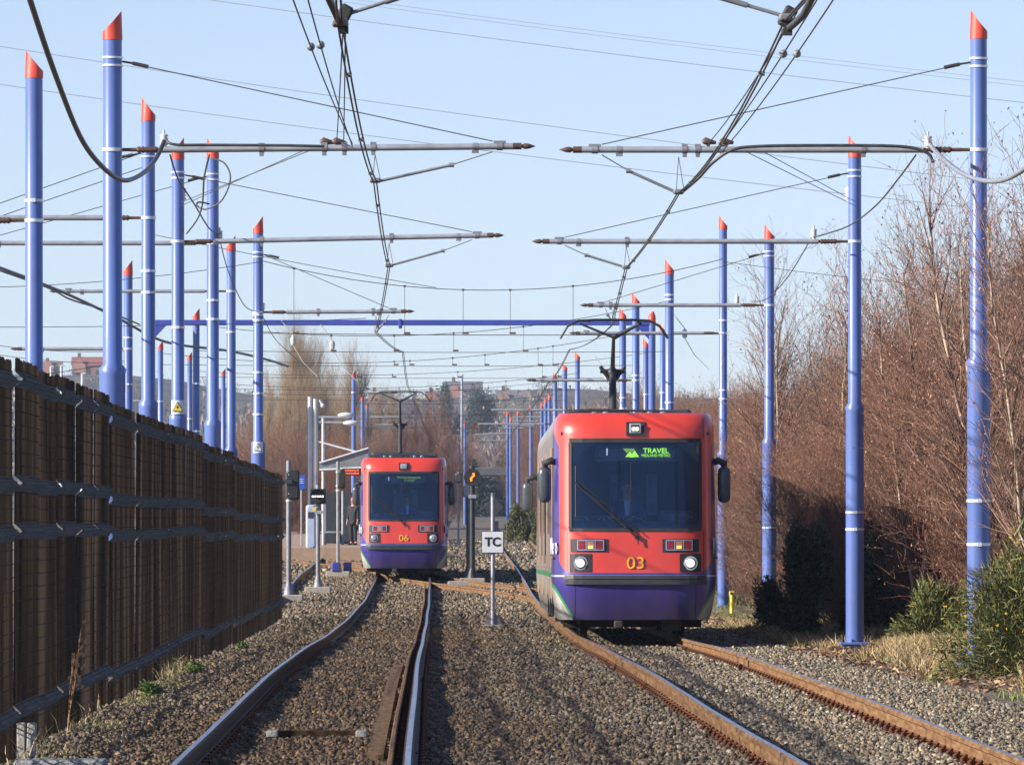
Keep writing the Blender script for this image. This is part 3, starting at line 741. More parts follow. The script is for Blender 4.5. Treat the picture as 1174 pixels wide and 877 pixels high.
wire('feeder_cable', bez([P(300, 360, 60), P(315, 388, 54), P(338, 410, 48), P(352, 422, 45)]), .008, M['cable'], 'thin dark cable trailing right from the pale sign mast', 'cable', 'feeder cables')
wire('feeder_cable', bez([P(-60, 285, 66), P(60, 330, 60), P(130, 362, 56), P(190, 392, 52), P(260, 402, 50), P(305, 412, 47), P(330, 420, 45)]), .03, M['cable'], 'thick black cable sagging across behind the left masts', 'cable', 'feeder cables')
# white insulators standing on the arms
def post_insul(px, py, S, lab, sc=1.0):
    b = P(px, py, S); mb = MB(); pts = []; rs = []
    for k in range(9): pts.append((0, 0, .03+k*.016*sc)); rs.append((.055 if k % 2 else .032)*sc)
    mb.tube(pts, rs, 10); mb.tube([(0, 0, 0), (0, 0, .04)], .03*sc, 8); mb.tube([(0, 0, .15*sc), (0, 0, .21*sc)], .014, 6)
    o = mb.build('insulator', M['white_insul']); o.location = b; tag(o, lab, 'insulator', 'white insulators on the arms')
post_insul(188, 170, 100, 'white insulator on the first left arm where the heavy cable ends')
post_insul(1064, 172, 100, 'white insulator on the first right arm where the grey cable ends')
post_insul(252, 276, 72, 'white insulator beside the cable loop mast')
post_insul(933, 275, 78, 'white insulator on the second right arm')
post_insul(845, 349, 60, 'white insulator on the third right arm')
post_insul(301, 357, 60, 'white insulator beside the pale sign mast')
post_insul(208, 232, 75, 'white insulator bunch high on the yellow sign mast', 1.5)
post_insul(974, 232, 77.5, 'white insulator bunch high on the mast before the evergreen shrub', 1.5)
# high cross-spans
def span(pxs, S, lab, sag, droppers=(), r=.006, low=None):
    a = P(pxs[0], pxs[1], S); b = P(pxs[2], pxs[3], S); pts = sagline(a, b, sag, 20)
    t = thing('cross_span', lab, 'span wire', a, group='cross-span wires between masts')
    mb = MB(); mb.tube([p-a for p in pts], r, 4); mb.build('head_wire', M['wire'], t)
    if low is not None:
        a2, b2 = P(pxs[0], low, S), P(pxs[2], low+1, S)
        mb = MB(); mb.tube([p-a for p in sagline(a2, b2, .03, 6)], r, 4)
        mb.build('lower_wire', M['wire'], t)
        mi = MB()
        for px in droppers:
            x = (px-CX)/S; u = (x-a.x)/(b.x-a.x); zt = a.z+(b.z-a.z)*u-4*sag*u*(1-u); zb_ = (CY-low)/S
            dm = MB(); dm.tube([Vector((x, a.y, zt))-a, Vector((x, a.y, zb_))-a], r*.7, 4)
            dm.build('dropper', M['wire'], t)
            mi.box(Vector((x, a.y, zt))-a, (.045, .04, .045)); mi.box(Vector((x+.05, a.y, zb_))-a, (.13, .04, .04))
        mi.build('wire_fittings', M['insul'], t)
span((296, 298, 829, 297), 57, 'long cross wire sagging from the pale sign mast to the mast by tram 03', .62, (337, 464, 531, 585, 657), .0075, 382)
span((225, 372, 767, 345), 50, 'cross wire sagging behind the blue portal beam from the left masts', .5, (380, 452, 520, 600), .007, 402)
span((184, 405, 729, 380), 44, 'cross wire with droppers just under the blue portal beam', .5, (452, 470, 519, 556, 617, 634), .007, 418)
span((217, 425, 740, 405), 39, 'cross wire with droppers above the pantograph of tram 06', .35, (410, 450, 525, 622, 640), .007, 432)
span((256, 440, 662, 428), 34, 'cross wire with droppers at the pantograph height of tram 06', .3, (420, 500, 580, 640), .008, 446)
span((300, 452, 648, 436), 30, 'cross wire among the distant masts, above the far houses', .2, (430, 478, 560, 618), .008, 458)
span((405, 462, 637, 452), 27, 'cross wire among the distant masts, in front of the far houses', .2, (445, 520, 600), .009, 474)
span((411, 480, 630, 470), 23, 'cross wire among the distant masts, below the far houses', .1, (470, 540, 590), .01, 490)
span((-40, 375, 420, 365), 62, 'straight cross wire running left behind the tall left masts, upper', .05, (), .006)
span((-40, 330, 300, 300), 66, 'straight cross wire running left behind the tall left masts, rising right', .1, (), .006)
span((-40, 262, 170, 190), 80, 'thin stay wire slanting up to the second tallest left mast', .0, (), .006)
span((-40, 436, 150, 412), 45, 'thin cross wire low over the fence top at the left', .1, (), .009)
span((-30, 392, 147, 402), 50, 'thin cross wire over the distant red roofed house, upper', .1, (), .007)
span((-30, 402, 147, 416), 48, 'thin cross wire over the distant red roofed house, lower', .1, (), .007)
span((170, 268, 500, 330), 70, 'thin stay wire falling right from the second tallest left mast', .02, (), .005)
span((829, 300, 1190, 338), 62, 'thin wire running right behind the brown thicket tops', .05, (), .005)
wire('stay_wire', [P(875, 174, 100), P(974, 228, 77.5)], .0055, M['wire'], 'thin stay wire falling to the white insulator bunch on the right, upper', 'stay wire', 'stay wires to the insulator bunches')
wire('stay_wire', [P(855, 174, 100), P(970, 231, 77.5)], .0055, M['wire'], 'thin stay wire falling to the white insulator bunch on the right, lower', 'stay wire', 'stay wires to the insulator bunches')
wire('stay_wire', [P(208, 232, 76), P(355, 173, 100)], .0055, M['wire'], 'thin stay wire rising right from the insulator bunch on the left, upper', 'stay wire', 'stay wires to the insulator bunches')
wire('stay_wire', [P(208, 236, 76), P(348, 173, 100)], .0055, M['wire'], 'thin stay wire rising right from the insulator bunch on the left, lower', 'stay wire', 'stay wires to the insulator bunches')
# small white cable insulators hanging over the tracks
for k, (px, py, lab) in enumerate(((336, 390, 'small white hanging insulator above the bare poplars, left'), (381, 395, 'small white hanging insulator above the bare poplars, right'), (785, 382, 'small white hanging insulator right of the portal'), (696, 432, 'small white hanging insulator above tram 03 roof, left of its pantograph'))):
    b = P(px, py, 46); mb = MB(); mb.tube([(0, 0, .12), (0, 0, .06), (0, 0, 0), (0, 0, -.12)], [.012, .06, .075, .05], 8)
    mb.tube([(0, 0, .12), (-.3, 0, .5)], .01, 4); mb.tube([(0, 0, -.12), (.25, 0, -.55), (.6, 0, -.9)], .01, 4)
    o = mb.build('insulator', M['white_insul']); o.location = b; tag(o, lab, 'insulator', 'white hanging insulators')
# high-voltage lines far above
for y0, y1, S0, r_, lab in ((12, 238, 9, .05, 'pale power line crossing behind the first overhead arms'), (58, 268, 9, .05, 'lowest pale power line, passing under the first overhead arms'),
                           (-75, 142, 9, .05, 'pale power line crossing the sky above the first overhead arms'), (-98, 118, 9, .03, 'thin faint power line near the top of the sky, upper of a close pair'),
                           (-94, 123, 9, .03, 'thin faint power line near the top of the sky, lower of a close pair')):
    wire('power_line', sagline(P(-260, y0, S0), P(1400, y1, S0), 1.3, 20), r_, M['power'], lab, 'power line', 'high power lines across the sky')

# ---------------------------------------------------------------- tram
NX, NA, ZT, LEN = 4.5, 1.0, 3.36, 24.4
def Wf(z):
    if z < .95: return 1.225-.10*((.95-z)/.7)**2
    w = 1.225-.02*min(1, (z-.95)/2)
    if z > 3.05: w -= .11*(1-math.sqrt(max(0, 1-((z-3.05)/.32)**2)))
    return w
def rake(z):
    if z < .85: return .02+.20*((.85-z)/.6)**1.6
    y = .02+.24*(min(z, 2.95)-.85)/2.1
    if z > 3.0: y += .34*(1-math.sqrt(max(0, 1-((z-3.0)/.37)**2)))
    return y
def fy(x, z):
    q = min(1, abs(x)/Wf(z)); return rake(z)+NA*(1-(1-q**NX)**(1/NX))
def sh(x, z, off=0): return (x, fy(x, z)-off, z)
def tram_mats():
    m, nt, b = nodes_of('tram_paint')
    tc = nt.nodes.new('ShaderNodeTexCoord'); sp = nt.nodes.new('ShaderNodeSeparateXYZ'); lk(nt, tc.outputs['Object'], sp.inputs[0])
    x, y, z = sp.outputs
    ax = MA(nt, 'ABSOLUTE', x)
    # red front: inside a rounded rectangle
    hw = MA(nt, 'ADD', 1.135, MA(nt, 'MULTIPLY', MA(nt, 'MAXIMUM', MA(nt, 'SUBTRACT', z, 2.85), 0), .35))
    dx = MA(nt, 'MAXIMUM', MA(nt, 'SUBTRACT', ax, MA(nt, 'SUBTRACT', hw, .22)), 0)
    dz = MA(nt, 'MAXIMUM', MA(nt, 'SUBTRACT', 1.19, z), 0)
    r = MA(nt, 'SQRT', MA(nt, 'ADD', MA(nt, 'MULTIPLY', dx, dx), MA(nt, 'MULTIPLY', dz, dz)))
    red = MA(nt, 'MULTIPLY', MA(nt, 'LESS_THAN', r, .22), MA(nt, 'LESS_THAN', y, 1.3))
    n1 = noise(nt, coords(nt, 1), 1.6, 4)
    redc = ramp(nt, n1, [(.35, (.70, .050, .024)), (.7, (.60, .040, .020))])
    purp = ramp(nt, n1, [(.35, (.050, .036, .24)), (.7, (.040, .028, .19))])
    # passenger section: upper warm grey-beige, lower pale grey, green line
    upper = ramp(nt, noise(nt, coords(nt, (1, 2.2, .4)), 1.5), [(.35, (.30, .22, .16)), (.65, (.42, .32, .24))])
    lower = ramp(nt, noise(nt, coords(nt, (1, 1, 1)), 2.5), [(.35, (.50, .47, .42)), (.7, (.36, .33, .28))])
    side = mixc(nt, MA(nt, 'GREATER_THAN', z, .93), lower, upper)
    side = mixc(nt, MA(nt, 'MULTIPLY', MA(nt, 'GREATER_THAN', z, .90), MA(nt, 'LESS_THAN', z, .975)), side, (.02, .30, .09))
    rear = MA(nt, 'GREATER_THAN', y, 2.45)
    c = mixc(nt, red, purp, redc)
    # pale wedge with a green edge on the lower corner of the cab
    wl = MA(nt, 'SUBTRACT', MA(nt, 'ADD', .27, MA(nt, 'MULTIPLY', MA(nt, 'SUBTRACT', ax, .93), 1.65)), z)
    cor = MA(nt, 'GREATER_THAN', ax, .93)
    c = mixc(nt, MA(nt, 'MULTIPLY', cor, MA(nt, 'GREATER_THAN', wl, -.06)), c, (.02, .36, .10))
    c = mixc(nt, MA(nt, 'MULTIPLY', cor, MA(nt, 'GREATER_THAN', wl, 0.0)), c, (.60, .58, .55))
    c = mixc(nt, rear, c, side)
    c = mixc(nt, MA(nt, 'MULTIPLY', MA(nt, 'LESS_THAN', MA(nt, 'ABSOLUTE', MA(nt, 'SUBTRACT', z, .925)), .012), MA(nt, 'SUBTRACT', 1.0, rear)), c, (.55, .55, .75))
    stk = ramp(nt, noise(nt, coords(nt, (7, 7, .7)), 1.5, 6, .7), [(.48, (0, 0, 0)), (.75, (.16, .16, .16))])
    c = mixc(nt, stk, c, (.20, .13, .11))
    spk = ramp(nt, noise(nt, coords(nt, (1, 1, 1)), 38, 3, .6), [(.64, (0, 0, 0)), (.76, (.22, .22, .22))])
    c = mixc(nt, MA(nt, 'MULTIPLY', spk, MA(nt, 'LESS_THAN', z, 1.5)), c, (.22, .18, .15))
    # road grime low down
    gr = MA(nt, 'MULTIPLY', MA(nt, 'MAXIMUM', MA(nt, 'SUBTRACT', .75, z), 0), MA(nt, 'MULTIPLY', noise(nt, coords(nt, (3, 3, 1)), 4, 6), 1.9))
    c = mixc(nt, gr, c, (.10, .085, .07))
    lk(nt, c, b.inputs['Base Color']); b.inputs['Roughness'].default_value = .36
    b.inputs['Coat Weight'].default_value = .9; b.inputs['Coat Roughness'].default_value = .22
    M['tram'] = m
    g, nt, b = nodes_of('windscreen_glass')
    tr = nt.nodes.new('ShaderNodeBsdfTransparent'); tr.inputs[0].default_value = (.70, .80, .98, 1)
    gl = nt.nodes.new('ShaderNodeBsdfGlossy'); gl.inputs['Roughness'].default_value = .04; gl.inputs[0].default_value = (.55, .72, 1, 1)
    fr = nt.nodes.new('ShaderNodeFresnel'); fr.inputs[0].default_value = 1.6
    mx = nt.nodes.new('ShaderNodeMixShader'); lk(nt, MA(nt, 'ADD', fr.outputs[0], .02), mx.inputs[0]); lk(nt, tr.outputs[0], mx.inputs[1]); lk(nt, gl.outputs[0], mx.inputs[2])
    lk(nt, mx.outputs[0], nt.nodes['Material Output'].inputs['Surface']); M['glass'] = g
    M['side_glass'] = pm('side_window_glass', (.045, .04, .04), (.10, .075, .05), 1.2, .12, .2, 0, None, 0, (1, 1, .2))
    M['cab'] = pm('cab_interior', (.022, .042, .10), (.014, .028, .07), 3, .75)
    M['cabgrey'] = pm('cab_console', (.10, .13, .19), (.06, .08, .13), 7, .6)
    M['cabpale'] = pm('cab_pale_trim', (.34, .42, .50), (.24, .30, .38), 4, .6)
    M['door'] = pm('door_panel', (.36, .25, .17), (.28, .19, .13), 2, .35)
    M['head_lit'] = emit('lit_headlamp', (1, .90, .70), .75)
    M['amber_lit'] = emit('lit_amber_lamp', (1, .42, .10), .9)
    M['amber_off'] = pm('amber_lamp', (.50, .20, .10), (.4, .15, .08), 20, .2)
    M['red_lens'] = pm('red_lamp', (.30, .02, .02), (.22, .015, .02), 20, .15)
    M['lamp_off'] = pm('headlamp_glass', (.52, .54, .58), (.35, .37, .42), 20, .12, .5)
    M['led_green'] = emit('led_green', (.42, .95, .05), .8)
    M['led_dim'] = emit('led_dim_green', (.35, .55, .06), .42)
    M['led_white'] = emit('led_white', (.85, .9, .95), .55)
    M['led_red'] = emit('led_red', (1, .10, .03), .7)
    M['led_orange'] = emit('led_orange', (1, .24, .015), 1.0)
    M['led_bar'] = emit('led_bar', (1, 1, .95), 1.6)
    M['display'] = pm('display_box', (.07, .115, .165), (.055, .09, .13), 4, .5)
    M['skin'] = pm('skin', (.50, .28, .20), (.44, .24, .17), 6, .55)
    M['suit'] = pm('navy_jacket', (.05, .08, .19), (.04, .065, .15), 9, .85)
    M['shirt'] = pm('pale_shirt', (.50, .62, .78), (.42, .55, .72), 9, .8)
    M['coat'] = pm('dark_coat', (.035, .035, .042), (.02, .02, .026), 9, .9)
    M['jeans'] = pm('dark_trousers', (.03, .035, .055), (.02, .025, .04), 9, .9)
    M['hair'] = pm('dark_hair', (.03, .02, .015), (.06, .04, .03), 30, .7)
    M['redhat'] = pm('pink_red_hat', (.60, .10, .15), (.5, .08, .12), 20, .8)
    M['bluehood'] = pm('blue_hood', (.08, .12, .40), (.06, .1, .32), 20, .8)
tram_mats()
def patch(mb, x0, x1, z0, z1, off, th, nx=8, nz=3, mi=0, skew=0):
    """a thin solid that follows the curved front of the tram"""
    vs = []
    for o in (off+th, off):
        for j in range(nz+1):
            z = z0+(z1-z0)*j/nz
            for i in range(nx+1):
                x = x0+(x1-x0)*i/nx; vs.append(sh(x, z, o))
    n = (nx+1)*(nz+1); fs = []
    for j in range(nz):
        for i in range(nx):
            a = j*(nx+1)+i; fs.append((a, a+1, a+nx+2, a+nx+1)); fs.append((n+a, n+a+nx+1, n+a+nx+2, n+a+1))
    rim = [i for i in range(nx+1)]+[j*(nx+1)+nx for j in range(1, nz+1)]+[nz*(nx+1)+i for i in range(nx-1, -1, -1)]+[j*(nx+1) for j in range(nz-1, 0, -1)]
    for k in range(len(rim)):
        a, b = rim[k], rim[(k+1) % len(rim)]; fs.append((b, a, n+a, n+b))
    mb.add(vs, fs, mi)
def make_tram(number, label, loc, rz, pitch, lit, panto_z, panto_y, display, swing):
    t = thing('tram', label, 'tram', loc, rz); t.rotation_euler = (pitch, 0, rz)
    # ---- shell with a real windscreen opening
    WX, WZ0, WZ1 = .985, 1.60, 2.965
    xs = [0, .12, .3, .45, .6, .75, .88, WX, 1.04, 1.08, 1.12, 1.15, 1.175, 1.19, 1.198, 1.203]
    zs = [.27, .33, .42, .52, .62, .72, .80, .88, .96, 1.08, 1.2, 1.4, WZ0, 1.8, 2.0, 2.2, 2.4, 2.6, 2.8, WZ1, 3.04, 3.10, 3.16, 3.21, 3.26, 3.30, 3.335, ZT]
    qs = [x/1.2035 for x in xs]; qs = [-q for q in qs[:0:-1]]+qs
    nq = len(qs)
    def pt(q, z):
        if abs(abs(q)-1) < 1e-3 or abs(q) > .9993: x = math.copysign(Wf(z), q); return (x, rake(z)+NA, z)
        w = Wf(z); k = min(1, abs(q))
        # keep the inner columns at constant x so that the window edge is straight
        xx = q*1.2035 if abs(q)*1.2035 <= WX+.001 else math.copysign(WX+(abs(q)*1.2035-WX)*(w-WX)/(1.2035-WX), q)
        return (xx, fy(xx, z), z)
    mb = MB(); mb.v = [pt(q, z) for z in zs for q in qs]
    for j in range(len(zs)-1):
        for i in range(nq-1):
            if zs[j] >= WZ0-.001 and zs[j+1] <= WZ1+.001 and abs(qs[i]) <= qs[-1]*WX/1.203+.002 and abs(qs[i+1]) <= WX/1.2035+.002 and abs(qs[i]) <= WX/1.2035+.002: continue
            mb.f.append([j*nq+i, j*nq+i+1, (j+1)*nq+i+1, (j+1)*nq+i]); mb.mi.append(0); mb.sm.append(True)
    # sides, back and roof
    for s in (-1, 1):
        vs = []; nz_ = len(zs); ys = [None, 2.45, LEN-1.3, LEN]
        for z in zs:
            for k, yv in enumerate(ys):
                w = Wf(z) if k < 3 else Wf(z)-.12
                vs.append((s*w, rake(z)+NA if yv is None else yv, z))
        fs = []
        for j in range(nz_-1):
            for k in range(3):
                a = j*4+k; f = (a, a+1, a+5, a+4) if s > 0 else (a+1, a, a+4, a+5); fs.append(f)
        mb.add(vs, fs, 0, True)
    w = Wf(ZT); mb.add([(-1.15, LEN, .27), (1.15, LEN, .27), (1.15, LEN, ZT), (-1.15, LEN, ZT)], [(0, 1, 2, 3)])
    top = [pt(q, ZT) for q in qs]
    mb.add(top+[(w, LEN, ZT), (-w, LEN, ZT)], [tuple(range(nq+2))])
    bot = [pt(q, .27) for q in qs]
    mb.add(bot+[(1.15, LEN, .27), (-1.15, LEN, .27)], [tuple(range(nq+2))[::-1]])
    mb.build('body', M['tram'], t)
    # ---- cab interior
    mb = MB()
    for (c, d) in (((0, 1.35, 1.42), (2.22, 1.9, .05)), ((0, 1.4, 3.05), (2.22, 1.9, .05)), ((-1.13, 1.6, 2.2), (.03, 1.5, 1.5)), ((1.13, 1.6, 2.2), (.03, 1.5, 1.5))):
        mb.box(c, d)
    # rear partition with openings to the saloon
    for c, d in (((0, 2.34, 2.86), (2.22, .04, .42)), ((0, 2.34, 1.62), (2.22, .04, .40)), ((-.98, 2.34, 2.25), (.32, .04, .9)), ((.98, 2.34, 2.25), (.32, .04, .9)), ((0.02, 2.34, 2.25), (.42, .04, .9))): mb.box(c, d)
    for s in (-1, 1): mb.box((s*.52, 2.6, 2.2), (.62, .02, .95))
    mb.build('cab_lining', M['cab'], t)
    mb = MB(); 
    mb.box((0, .52, 1.62), (2.05, .42, .24), 0, None, .05)
    mb.box((.62, .62, 1.80), (.50, .22, .20), 0, None, .04); mb.box((-.62, .62, 1.77), (.55, .2, .12), 0, None, .04)
    mb.build('dashboard', M['cabgrey'], t)
    mb = MB(); mb.box((-.27, 2.28, 2.15), (.10, .03, .62)); mb.box((.30, 2.28, 2.15), (.16, .03, .62)); mb.build('door_pillars', M['cabpale'], t)
    mb = MB(); mb.box((-.10, 1.75, 1.95), (.50, .12, .75), 0, None, .05); mb.box((-.10, 1.5, 1.62), (.5, .5, .12), 0, None, .04); mb.tube([(-.10, 1.5, 1.35), (-.10, 1.5, 1.6)], .06, 8); mb.build('seat', M['cabgrey'], t)
    mb = MB(); g = random.Random(4)
    for k in range(26): mb.box((g.uniform(-.9, .95), .38+g.uniform(0, .2), 1.755+g.uniform(0, .06)), (g.uniform(.015, .06), .02, g.uniform(.01, .03)))
    mb.build('dashboard_papers', M['cabpale'], t)
    # ---- windscreen, gasket, sun blinds, centre line
    mb = MB(); nx, nz = 10, 4
    mb.add([sh(-WX+2*WX*i/nx, WZ0+(WZ1-WZ0)*j/nz, -.004) for j in range(nz+1) for i in range(nx+1)],
           [(j*(nx+1)+i, j*(nx+1)+i+1, (j+1)*(nx+1)+i+1, (j+1)*(nx+1)+i) for j in range(nz) for i in range(nx)], 0, True)
    wsn = mb.build('windscreen', M['glass'], t)
    mb = MB(); e = .035
    patch(mb, -WX, WX, WZ0-.012, WZ0+e, .002, .01, 10, 1); patch(mb, -WX, WX, WZ1-.05, WZ1+.012, .002, .01, 10, 1)
    patch(mb, -WX-.012, -WX+e, WZ0+e, WZ1-.05, .002, .01, 1, 5); patch(mb, WX-e, WX+.012, WZ0+e, WZ1-.05, .002, .01, 1, 5)
    mb.build('gasket', M['rubber'], wsn)
    mb = MB(); patch(mb, -.075, -.065, WZ0+e, WZ1-.33, .0, .004, 1, 3); patch(mb, -.90, -.885, WZ0+.2, WZ1-.4, .001, .006, 1, 3)
    mb.build('heating_seam', M['black'], wsn)
    # dark band across the top with the curved corners
    mb = MB()
    for s in (-1, 1):
        vs = [(s*(WX-.03), .33, 2.92), (s*(.62), .33, 2.92), (s*.70, .33, 2.84), (s*.80, .33, 2.74), (s*(WX-.03), .33, 2.62)]
        f = (0, 1, 2, 3, 4); mb.add(vs+[(a, b+.01, c) for a, b, c in vs], [f if s > 0 else f[::-1], tuple(5+i for i in (f[::-1] if s > 0 else f))])
    mb.build('corner_shade', M['black'], t)
    dp = MB(); dp.box((.03, .46, 2.74), (1.24, .22, .26), 0, None, .05); dpo = dp.build('destination_display', M['display'], t)
    mb = MB(); mb.box((.03, .335, 2.655), (1.2, .01, .006)); mb.build('display_edge', M['cabpale'], dpo)
    Y = .33
    text_obj('route_number', '1', .15, M['led_white'], dpo, (-.42, Y, 2.77))
    if display == 'travel':
        mb = MB()
        def tri(a, b, c, m_=0): mb.add([(a[0], Y, a[1]), (b[0], Y, b[1]), (c[0], Y, c[1]), (a[0], Y+.01, a[1]), (b[0], Y+.01, b[1]), (c[0], Y+.01, c[1])], [(0, 1, 2), (3, 5, 4), (0, 3, 4, 1), (1, 4, 5, 2), (2, 5, 3, 0)], m_)
        x0 = -.165
        tri((x0-.02, 2.825), (x0+.10, 2.825), (x0+.045, 2.755), 1); tri((x0+.07, 2.825), (x0+.16, 2.825), (x0+.115, 2.76), 1)
        tri((x0+.02, 2.70), (x0+.15, 2.70), (x0+.085, 2.785)); tri((x0+.09, 2.70), (x0+.225, 2.70), (x0+.155, 2.80))
        mb.build('logo', [M['led_green'], M['led_dim']], dpo)
        text_obj('display_text', 'TRAVEL', .105, M['led_green'], dpo, (.31, Y, 2.79), sx=1.05, bold=.0012)
        text_obj('display_text', 'MIDLAND METRO', .061, M['led_green'], dpo, (.31, Y, 2.72), sx=.88)
    else:
        text_obj('display_text', 'Wolverhampton', .10, M['led_dim'], dpo, (.14, Y, 2.81), sx=1.0)
        text_obj('display_text', 'St. Georges', .075, M['led_dim'], dpo, (.16, Y, 2.73), sx=.8)
    # ---- bumper
    mb = MB(); patch(mb, -1.06, 1.06, .80, .87, -.01, .06, 16, 1); patch(mb, -1.06, 1.06, .885, .935, -.01, .05, 16, 1); patch(mb, -1.04, 1.04, .868, .888, -.01, .03, 16, 1)
    mb.build('bumper', M['darkgrey'], t)
    mb = MB()
    for s in (-1, 1): patch(mb, s*.90-.006, s*.90+.006, .30, .79, -.001, .003, 1, 5); patch(mb, s*1.02-.004, s*1.02+.004, 1.0, 1.58, -.001, .003, 1, 5); patch(mb, s*1.02-.004, s*1.02+.004, 3.0, 3.28, -.001, .003, 1, 5)
    mb.build('skirt_seam', M['black'], t)
    # ---- lamps
    def cluster(x0, x1, on):
        mb = MB(); patch(mb, x0-.10 if x0 < 0 else x0-.05, x1+.05 if x0 < 0 else x1+.10, 1.285, 1.475, .001, .012, 6, 2); c = mb.build('lamp_cluster', M['black'], t)
        mb = MB()
        for (a, b, e_, f) in ((x0, x1, 1.305, 1.318), (x0, x1, 1.447, 1.46), (x0, x0+.014, 1.318, 1.447), (x1-.014, x1, 1.318, 1.447)): patch(mb, a, b, e_, f, .013, .012, 4, 1)
        for k in (1, 2):
            xx = x0+(x1-x0)*k/3; patch(mb, xx-.006, xx+.006, 1.318, 1.447, .013, .010, 1, 1)
        mb.build('bezel', M['chrome'], c)
        for k in range(3):
            a = x0+(x1-x0)*k/3+.018; b = x0+(x1-x0)*(k+1)/3-.018
            mb = MB(); patch(mb, a, b, 1.325, 1.44, .013, .010, 2, 2); mb.build('lamp', M['red_lens'] if k != 1 else (M['amber_off']), c)
            if k == 1 and on: mb = MB(); patch(mb, a+.012, b-.012, 1.332, 1.375, .024, .005, 2, 1); mb.build('filament', M['amber_lit'], c)
    cluster(-.87, -.47, lit); cluster(.45, .85, lit)
    for x in (-.82, .82):
        mb = MB(); patch(mb, x-.16, x+.16, .985, 1.255, .001, .010, 4, 3); hb = mb.build('headlamp', M['black'], t)
        mb = MB(); c = Vector(sh(x, 1.115, .012)); mb.tube([c, c+Vector((0, -.02, 0))], .105, 20); mb.build('rim', M['chrome'], hb)
        mb = MB(); c = c+Vector((0, -.02, 0)); mb.tube([c, c+Vector((0, -.008, 0)), c+Vector((0, -.020, 0))], [.088, .085, .04], 20); mb.build('reflector', M['lamp_off'], hb)
        if lit: mb = MB(); c = c+Vector((0, -.014, 0)); mb.tube([c, c+Vector((0, -.012, 0)), c+Vector((0, -.016, 0))], [.062, .05, .02], 18); mb.build('lens', M['head_lit'], hb)
    mb = MB(); patch(mb, -.135, .135, 3.02, 3.225, .0, .03, 3, 3); hb = mb.build('top_lamp', M['black'], t)
    mb = MB(); c = Vector(sh(0, 3.13, .045)); c.z = 3.125
    mb.box(c, (.17, .03, .15), 0, None, .008); mb.build('bezel', M['chrome'], hb)
    mb = MB(); mb.box(c+Vector((0, -.016, 0)), (.125, .01, .11), 0); mb.build('reflector', M['darkgrey'] if lit else M['lamp_off'], hb)
    for s in ((-1, 1)):
        mb = MB(); cc = c+Vector((s*.024, -.022, -.01)); mb.tube([cc, cc+Vector((0, -.008, 0))], .030, 12); mb.build('lens', M['head_lit'] if lit else M['lamp_off'], hb)
    # ---- fleet number
    zn = 1.11; text_obj('fleet_number', number, .25, M['yellow'], t, (.0, fy(0, zn)-.016, zn), rot=(R(90)-.11, 0, 0), sx=1.12, ext=.003)
    # ---- wiper
    mb = MB(); pv = Vector(sh(.02, 1.50, .05)); el = Vector(sh(-.86, 2.28, .05)); 
    mb.tube([pv+Vector((0, .05, 0)), pv], .035, 10); mb.tube([pv, pv.lerp(el, .5)+Vector((0, -.03, .0)), el], [.016, .014, .010], 6)
    o2 = Vector((.045, 0, .05)); mb.tube([pv+o2, el+o2*.8], .008, 5)
    mb.tube([sh(-.90, 2.32, .03), sh(-.55, 2.03, .03), sh(-.20, 1.68, .03)], .013, 5); mb.tube([pv, pv+Vector((.02, -.01, -.10))], .012, 5)
    mb.build('wiper', M['black'], t)
    # ---- mirrors and cab side windows
    for s in (-1, 1):
        for yy, sc in ((.75, 1), (LEN-1.0, 1)):
            mb = MB(); xc = s*(1.345 if yy < 2 else 1.38)
            mb.tube([(xc, yy, 2.02), (xc, yy, 2.035), (xc, yy, 2.07), (xc, yy, 2.15), (xc, yy, 2.44), (xc, yy, 2.52), (xc, yy, 2.55), (xc, yy, 2.56)], [.02, .07, .095, .105, .105, .095, .06, .02], 14); mb.v = [(xc+(a-xc)*.95, yy+(b-yy)*.7, c) for a, b, c in mb.v]; mi = mb.build('mirror', M['lens_grey'], t)
            mb = MB(); mb.tube([(s*1.14, yy+.02, 2.60), (s*1.25, yy-.06, 2.65), (xc, yy-.02, 2.61), (xc, yy, 2.5)], [.04, .055, .06, .03], 8); mb.build('mirror_arm', M['rubber'], mi)
        mb = MB(); x = s*1.207
        mb.box((x, 1.85, 2.28), (.014, .75, 1.15), 0, None, .005); mb.build('cab_window', M['side_glass'], t)
        for yy in (3.1, 9.2, 14.1, 20.2):      # doors, pairs of leaves
            mb = MB(); mb.box((s*1.213, yy+.05, 1.72), (.022, 1.26, 2.30), 0, None, .006); dr = mb.build('door', M['door'], t)
            mb = MB(); mb.box((s*1.226, yy-.26, 1.95), (.01, .44, 1.45)); mb.box((s*1.226, yy+.36, 1.95), (.01, .44, 1.45)); mb.build('door_glass', M['side_glass'], dr)
            mb = MB(); mb.box((s*1.237, yy-.03, 1.7), (.012, .03, 1.2)); mb.build('handrail', M['door'], dr)
        for yy, L in ((4.9, 1.6), (6.7, 1.6), (11.0, 1.4), (12.6, 1.2), (15.8, 1.6), (17.6, 1.6)):
            mb = MB(); mb.box((s*1.211, yy, 2.1), (.016, L, 1.1), 0, None, .005); mb.build('side_window', M['side_glass'], t)
        rot = (R(90), 0, R(-90) if s < 0 else R(90))
        text_obj('side_lettering', 'Metro', .34, M['sign_white'], t, (s*1.213, .66, 1.36), rot=(R(90), 0, R(-83) if s < 0 else R(83)), bold=.008, ext=.002, sx=.85)
        mb = MB(); mb.box((s*1.213, .66, 1.19), (.004, .42, .035), 0, Matrix.Rotation(R(7*s), 3, 'Z')); mb.build('lettering_underline', M['sign_yellow'], t)
